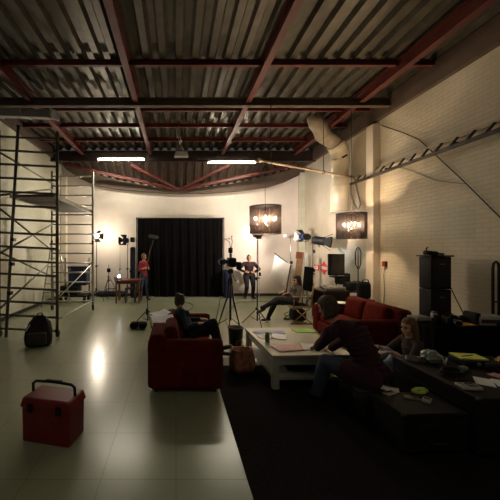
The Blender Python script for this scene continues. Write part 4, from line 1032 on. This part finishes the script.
def shoe(B, an, fd, tagn='shoe'):
    fd = Vector(fd).normalized(); an = Vector(an); S, U, D = basis(fd)
    B.cap(an-D*.035-U*.045, an+D*.08-U*.05, .034, .036, tagn); B.cap(an+D*.08-U*.05, an+D*.165-U*.058, .038, .028, tagn)
    B.cap(an+U*.03, an-U*.03+D*.01, .042, .040, tagn)
def person(name, label, base, J, mats, hair, vox=.008, k=1.0, hk=1.0, build=1.0, longtop=False):
    """J: pelvis, neck, head, face, side(right), wl, wr, el, er (hints), al, ar, kl, kr (hints), fl, fr, hand specs"""
    base = Vector(base); t = thing(name, label, 'person', base); B = Body()
    V = {q: Vector(v) for q, v in J.items() if q not in ('hl', 'hr', 'sleeve', 'bust')}
    P, N, S = V['pelvis'], V['neck'], V['side'].normalized()
    up = (N-P).normalized(); S = (S-up*S.dot(up)).normalized(); F = up.cross(S)   # side = right, so front = up x right
    W = P.lerp(N, .35)+V.get('spine', Vector((0, 0, 0)))*.7; Ch = P.lerp(N, .72)+V.get('spine', Vector((0, 0, 0)))
    b = build*k
    B.slab(P-up*.03, W, .165*b, .135*b, .115*b, .10*b, S, 'hip'); B.slab(W, Ch, .135*b, .155*b, .10*b, .11*b, S, 'top')
    B.slab(Ch, N-up*.03, .155*b, .10*b, .11*b, .07*b, S, 'top')
    if J.get('bust', 1):
        for s in (-1, 1): B.ell(Ch+S*s*.07*k+F*.07*k-up*.01, (.06*k,)*3, Matrix.Identity(3), 'top')
    # head
    H = V['head']; f = V['face'].normalized(); hu = (H-N).normalized(); hu = (hu+Vector((0, 0, .6))).normalized(); hs = f.cross(hu).normalized(); hu = hs.cross(f).normalized()
    R = Matrix((hs, f, hu)).transposed(); h = hk*k
    def hp(x, y, z): return H+hs*x*h+f*y*h+hu*z*h
    B.cap(N-up*.03, H-hu*.06*h-f*.01, .056*k, .050*k, 'skin')
    B.ell(hp(0, -.012, .022), (.074*h, .094*h, .092*h), R, 'skin'); B.ell(hp(0, .018, -.035), (.058*h, .068*h, .078*h), R, 'skin')
    B.ell(hp(0, .060, -.088), (.024*h, .022*h, .022*h), R, 'skin')
    B.cap(hp(0, .082, .012), hp(0, .100, -.022), .009*h, .014*h, 'skin', seg=8)
    for s in (-1, 1):
        B.ell(hp(s*.030, .074, .012), (.012*h, .010*h, .006*h), R, 'eye', -.0015)
        B.cap(hp(s*.018, .084, .030), hp(s*.046, .074, .030), .005*h, .004*h, 'brow', -.004, 6)
        B.ell(hp(s*.074, -.005, -.004), (.010*h, .018*h, .030*h), R, 'skin'); B.ell(hp(s*.04, .055, -.03), (.022*h, .025*h, .025*h), R, 'skin')
    B.cap(hp(-.018, .080, -.054), hp(.018, .080, -.054), .007*h, .007*h, 'lip', -.003, 8)
    # arms
    for q, s in (('l', -1), ('r', 1)):
        sh = N-up*.055*k+S*s*.160*b+V.get('sh'+q, Vector((0, 0, 0)))
        el, wr = ik(sh, V['w'+q], .285*k, .25*k, V['e'+q])
        B.chain([N-up*.05*k+S*s*.06*k, sh], [.06*b, .058*b], 'top')
        B.chain([sh, sh.lerp(el, .5), el], [.058*b, .050*b, .043*b], 'arm')
        cuff = el.lerp(wr, J.get('sleeve', .92))
        B.cap(el, cuff, .043*b, .036*b if J.get('sleeve', .92) > .6 else .042*b, 'arm'); B.cap(el, wr, .038*k, .025*k, 'skin', .004)
        d, pn, sd, cu = J['h'+q]; hand(B, wr, d, pn, sd, cu, k)
    # legs
    for q, s in (('l', -1), ('r', 1)):
        hp_ = P+S*s*.092*b-up*.03
        kn, an = ik(hp_, V['a'+q], .43*k, .42*k, V['k'+q])
        B.chain([hp_, hp_.lerp(kn, .5), kn], [.098*b, .083*b, .062*b], 'leg')
        if longtop: B.chain([hp_, hp_.lerp(kn, .38 if q == 'l' else .62)], [.108*b, .098*b], 'top', -.004)
        B.chain([kn, kn.lerp(an, .35), an], [.062*b, .060*b, .045*b], 'leg')
        shoe(B, an, V['f'+q])
    me0 = bpy.data.meshes.new('tmp'); B.mb.v = [v-base for v in B.mb.v]; me0.from_pydata([tuple(v) for v in B.mb.v], [], B.mb.f)
    ob = bpy.data.objects.new('tmp', me0); C.objects.link(ob)
    md = ob.modifiers.new('r', 'REMESH'); md.mode = 'VOXEL'; md.voxel_size = vox
    sm = ob.modifiers.new('s', 'SMOOTH'); sm.factor = .5; sm.iterations = 2
    dg = bpy.context.evaluated_depsgraph_get(); me = bpy.data.meshes.new_from_object(ob.evaluated_get(dg)); bpy.data.objects.remove(ob)
    n = len(me.polygons); ctr = np.empty(n*3, 'f'); me.polygons.foreach_get('center', ctr); ctr = ctr.reshape(-1, 3)+np.array(base)
    best = np.full(n, 1e9); tg = np.zeros(n, 'i'); names = list(mats.keys())
    for p in B.pr:
        if p[0] == 'c':
            _, a, bb, ra, rb, tn, bias = p; a = np.array(a); bv = np.array(bb)-a; q = np.clip(((ctr-a)@bv)/max(bv@bv, 1e-9), 0, 1)
            d = np.linalg.norm(ctr-a-q[:, None]*bv, axis=1)-(ra+(rb-ra)*q)
        else:
            _, c, R_, r, tn, bias = p; l = (ctr-np.array(c))@np.array(R_); l = l/np.array(r); nn = np.linalg.norm(l, axis=1); d = (nn-1)*min(r)
        d = np.abs(d)*1.0+bias if tn in ('eye', 'lip', 'brow') else d+bias
        idx = names.index(tn) if tn in names else 0
        better = d < best; best[better] = d[better]; tg[better] = idx
    for q in names: me.materials.append(mats[q])
    me.polygons.foreach_set('material_index', tg); me.polygons.foreach_set('use_smooth', np.ones(n, bool))
    # cloth folds
    nv = len(me.vertices); co = np.empty(nv*3, 'f'); me.vertices.foreach_get('co', co); co = co.reshape(-1, 3)
    cloth = np.zeros(nv, bool); ci = [i for i, q in enumerate(names) if q in ('top', 'hip', 'arm', 'leg')]
    for pl in me.polygons:
        if tg[pl.index] in ci:
            for v in pl.vertices: cloth[v] = True
    nor = np.array([v.normal[:] for v in me.vertices])
    for i in np.nonzero(cloth)[0]:
        v = Vector(co[i]); d = .008*(noise.noise(Vector((v.x*9, v.y*9, v.z*6)))+.2*noise.noise(v*22)); co[i] += nor[i]*(d+.004)
    me.vertices.foreach_set('co', co.ravel()); me.update()
    me.name = 'body'; bo = bpy.data.objects.new('body', me); C.objects.link(bo); bo.parent = t
    # hair
    Hb = MB(); kind, hm = hair
    Hb.ball(hp(0, -.022, .034), (.083*h, .100*h, .094*h), 24, R)
    for s in (-1, 1): Hb.ball(hp(s*.062, -.012, .0), (.026*h, .055*h, .07*h), 14, R)
    Hb.ball(hp(0, -.075, -.025), (.062*h, .04*h, .07*h), 14, R)
    if kind == 'bun': Hb.ball(hp(0, -.085, .10), (.042*h, .042*h, .042*h), 14, R)
    if kind in ('long', 'bob'):
        kl = 1 if kind == 'long' else .45
        dn = Vector((0, 0, -1)) if 'hang' not in V else V['hang']
        for i in range(9):
            a = PI*(.05+.9*i/8); st = hp(.072*math.cos(a), -.01-.080*math.sin(a), .0)
            w1 = st+dn*.10*h*kl+(hs*.012*math.cos(a)-f*.015*math.sin(a)); w2 = st+dn*.22*h*kl+(hs*.03*math.cos(a)-f*.022*math.sin(a)); w3 = st+dn*.30*h*kl+hs*.02*math.cos(a)
            Hb.tube([st+hu*.05*h, st, w1, w2, w3], .02, 8, [.02*h, .026*h, .026*h, .022*h, .008*h])
    hv = [v-base for v in Hb.v]; mh = bpy.data.meshes.new('tmp'); mh.from_pydata([tuple(v) for v in hv], [], Hb.f)
    ob = bpy.data.objects.new('tmp', mh); C.objects.link(ob); md = ob.modifiers.new('r', 'REMESH'); md.mode = 'VOXEL'; md.voxel_size = vox
    dg = bpy.context.evaluated_depsgraph_get(); mh = bpy.data.meshes.new_from_object(ob.evaluated_get(dg)); bpy.data.objects.remove(ob)
    # keep the face clear
    bm = bmesh.new(); bm.from_mesh(mh)
    kill = []
    for v in bm.verts:
        p = v.co+base-H; x, y, z = p.dot(hs)/h, p.dot(f)/h, p.dot(hu)/h
        if y > .028+.0*z and z < .078-abs(x)*.4 and abs(x) < .075:
            v.co -= f*(y-.028)*h*.9
        a = math.atan2(x, -y); v.co += v.normal*.003*math.sin(a*26+z*9)*h
    bm.to_mesh(mh); bm.free()
    mh.polygons.foreach_set('use_smooth', np.ones(len(mh.polygons), bool)); mh.materials.clear(); mh.materials.append(hm); mh.name = 'hair'
    ho = bpy.data.objects.new('hair', mh); C.objects.link(ho); ho.parent = t
    return t
def wear(top, arm, leg, hair, hip=None, shoe_='shoe'):
    return {'skin': M['skin'], 'top': M[top], 'hip': M[hip or top], 'arm': M[arm], 'leg': M[leg], 'shoe': M[shoe_], 'eye': M['eye'], 'brow': M[hair], 'lip': M['lip']}
# 1 standing woman, hands on hips, facing us
bx, by = 2.68, 11.0
person('person', 'person standing by the rear wall with hands on hips, dark cardigan and black trousers', (bx, by, 0), dict(
    pelvis=(bx, by, .87), neck=(bx, by, 1.33), head=(bx-.01, by-.02, 1.475), face=(-.1, -1, -.05), side=(-1, 0, 0),
    wr=(bx-.17, by-.11, .98), wl=(bx+.17, by-.11, .98), er=(-1, .25, 0), el=(1, .25, 0),
    hr=((.8, -.5, -.1), (.3, .6, 0), (0, 0, 1), .5), hl=((-.8, -.5, -.1), (-.3, .6, 0), (0, 0, 1), .5),
    ar=(bx-.13, by, .09), al=(bx+.13, by, .09), kr=(0, -1, 0), kl=(0, -1, 0), fr=(-.3, -1, 0), fl=(.35, -1, 0), sleeve=.9),
    wear('mblack', 'mblack', 'djeans', 'dark_hair', 'mblack'), ('bun', M['brown_hair']), .010, .97, 1.0, 1.2)
# 2 person in red by the curtain
bx, by = -1.15, 10.75
person('person', 'person in a red shirt and jeans standing at the left edge of the backdrop', (bx, by, 0), dict(
    pelvis=(bx, by, .90), neck=(bx-.01, by, 1.38), head=(bx+.01, by-.03, 1.53), face=(.6, -.8, -.2), side=(-.6, -.8, 0),
    wr=(bx+.02, by-.28, 1.14), wl=(bx+.16, by-.26, 1.16), er=(-.3, .2, -1), el=(.3, .3, -1),
    hr=((.6, -.6, .2), (.3, 0, -.8), (.5, .6, .3), .7), hl=((.1, -.8, .3), (-.3, 0, -.8), (-.6, .2, .5), .7),
    ar=(bx-.10, by-.02, .09), al=(bx+.13, by, .09), kr=(0, -1, 0), kl=(0, -1, 0), fr=(.1, -1, 0), fl=(.6, -.8, 0), sleeve=.55, bust=0),
    wear('redshirt', 'redshirt', 'jeans', 'brown_hair'), ('short', M['lbrown_hair']), .010, 1.0, 1.0, .95)
# 3 seated in director chair, legs crossed, facing left
bx, by = 2.94, 7.5
person('person', 'person with long black hair sitting cross-legged on the director chair, facing left', (bx, by, .45), dict(
    pelvis=(bx, by, .55), neck=(bx+.13, by, .90), head=(bx+.07, by-.01, 1.04), face=(-.92, -.25, -.25), side=(.05, 1, 0),
    wr=(bx-.20, by+.12, .74), wl=(bx-.16, by-.10, .74), er=(.5, .6, -.8), el=(.5, -.6, -.8),
    hr=((-.9, -.2, -.1), (0, 0, -1), (0, -1, 0), .5), hl=((-.9, .2, -.1), (0, 0, -1), (0, 1, 0), .5),
    al=(bx-.80, by-.06, .36), ar=(bx-.62, by+.05, .10), kl=(-.3, -.1, 1), kr=(-.4, 0, 1), fl=(-.8, 0, -.35), fr=(-1, -.1, 0), sleeve=.9),
    wear('gtop', 'gtop', 'djeans', 'dark_hair'), ('long', M['dark_hair']), .009, 1.0, 1.05, 1.05)
# director chair
t = thing('director_chair', 'wooden director chair with black canvas under the seated person', 'chair', (3.02, 7.5, 0))
for s in (-1, 1):
    y = 7.5+s*.26
    bw(MB().box((3.04, y, .43), (.50, .03, .035)), 'side_rail', M['tan'], t)
    bw(MB().box((3.04, y, .02), (.52, .03, .035)), 'foot_rail', M['tan'], t)
    bw(MB().cyl((2.80, y, .03), (3.27, y, .43), .014, seg=8), 'leg', M['tan'], t); bw(MB().cyl((3.27, y, .03), (2.82, y, .43), .014, seg=8), 'leg', M['tan'], t)
    bw(MB().rbox((3.02, y+s*.02, .67), (.46, .05, .025), .01), 'armrest', M['tan'], t)
    bw(MB().cyl((2.84, y+s*.02, .43), (2.84, y+s*.02, .67), .013, seg=8), 'arm_post', M['tan'], t)
    bw(MB().cyl((3.26, y, .43), (3.33, y, 1.0), .014, seg=8), 'back_post', M['tan'], t)
bw(MB().rbox((3.04, 7.5, .435), (.42, .52, .02), .008), 'seat', M['velvet'], t)
bw(MB().rbox((3.30, 7.5, 1.08), (.05, .46, .60), .02, (0, .10, 0)), 'backrest', M['velvet'], t)
t = thing('film_bag', 'black kit bag on the floor beneath the director chair', 'bag', (3.05, 7.6, 0))
bw(MB().rbox((3.06, 7.55, .18), (.34, .34, .28), .07), 'body', M['black'], t)
bw(MB().tube([(2.97, 7.4, .27), (2.98, 7.38, .35), (3.12, 7.38, .35), (3.14, 7.4, .27)], .012), 'handle', M['black'], t)
# 4 lounging on left sofa, facing right
bx, by = .14, 4.86
person('person', 'person with a brown hair bun lounging on the left sofa in a navy jumper', (bx, by, .40), dict(
    pelvis=(bx+.08, by, .50), neck=(bx-.10, by+.04, .86), head=(bx-.07, by+.06, .99), face=(.65, .75, -.1), side=(.25, -1, 0),
    wr=(bx+.20, by-.12, .66), wl=(bx+.28, by+.18, .66), er=(-.2, -.7, -.7), el=(-.1, .7, -.7),
    hr=((.9, .3, .1), (0, 0, -1), (0, 1, 0), .5), hl=((.9, -.3, .1), (0, 0, -1), (0, -1, 0), .5),
    ar=(bx+.56, by-.10, .30), al=(bx+.62, by+.20, .12), kr=(.3, 0, 1), kl=(.3, 0, 1), fr=(.7, -.2, .3), fl=(1, 0, 0), sleeve=.85),
    wear('navy', 'navy', 'djeans', 'brown_hair'), ('bun', M['brown_hair']), .008, .93, 1.0, 1.0)
# 5 woman in maroon leaning over the coffee table, back to us
bx, by = 2.12, 3.33
person('person', 'person in a maroon jumper, back to us, bending over the coffee table to write', (bx, by, .36), dict(
    pelvis=(bx+.03, by+.0, .47), neck=(1.93, 3.60, .93), head=(1.845, 3.66, 1.13), face=(-.55, .75, -.45), side=(.80, .60, 0), spine=(.06, -.05, .07),
    wl=(1.83, 3.95, .51), wr=(2.10, 4.05, .50), el=(-.7, -.3, -.5), er=(.7, 0, -.5),
    hl=((-.1, .9, -.15), (0, 0, -1), (1, 0, 0), .8), hr=((-.5, .8, -.15), (0, 0, -1), (-1, 0, 0), .5),
    al=(1.72, 3.66, .10), ar=(2.28, 3.72, .10), kl=(-.5, .5, .9), kr=(.1, .7, .9), fl=(-.5, .8, 0), fr=(.1, 1, 0), sleeve=.93),
    wear('maroon', 'maroon', 'jeans', 'brown_hair', 'maroon'), ('bob', M['brown_hair']), .007, 1.0, 1.12, 1.34, True)
# 6 long haired person on the floor
bx, by = 3.28, 4.18
person('person', 'person with long light brown hair sitting on the floor before the cloth-covered table', (bx, by, .0), dict(
    pelvis=(bx+.03, by, .14), neck=(bx-.02, by, .60), head=(bx-.04, by, .75), face=(-.97, -.2, -.25), side=(0, 1, 0),
    wr=(bx-.38, by+.13, .44), wl=(bx-.36, by-.10, .43), er=(.2, .6, -.8), el=(.2, -.6, -.8), bust=0,
    hr=((-.9, -.1, .1), (0, 0, -1), (0, -1, 0), .6), hl=((-.9, .1, .1), (0, 0, -1), (0, 1, 0), .6),
    ar=(bx-.55, by+.16, .10), al=(bx-.57, by-.08, .10), kr=(-.3, 0, 1), kl=(-.3, 0, 1), fr=(-1, 0, 0), fl=(-1, -.1, 0), sleeve=.35),
    wear('pinktop', 'pinktop', 'ljeans', 'lbrown_hair'), ('long', M['lbrown_hair']), .007, .95, 1.08, .95)
# the writing woman's pencil
lone(MB().cyl((1.84, 4.06, .462), (1.90, 4.0, .58), .004, seg=6), 'pencil', M['yellow'], (1.84, 4.06, .46), 'pencil held upright over the white paper by the person in maroon', 'pencil')
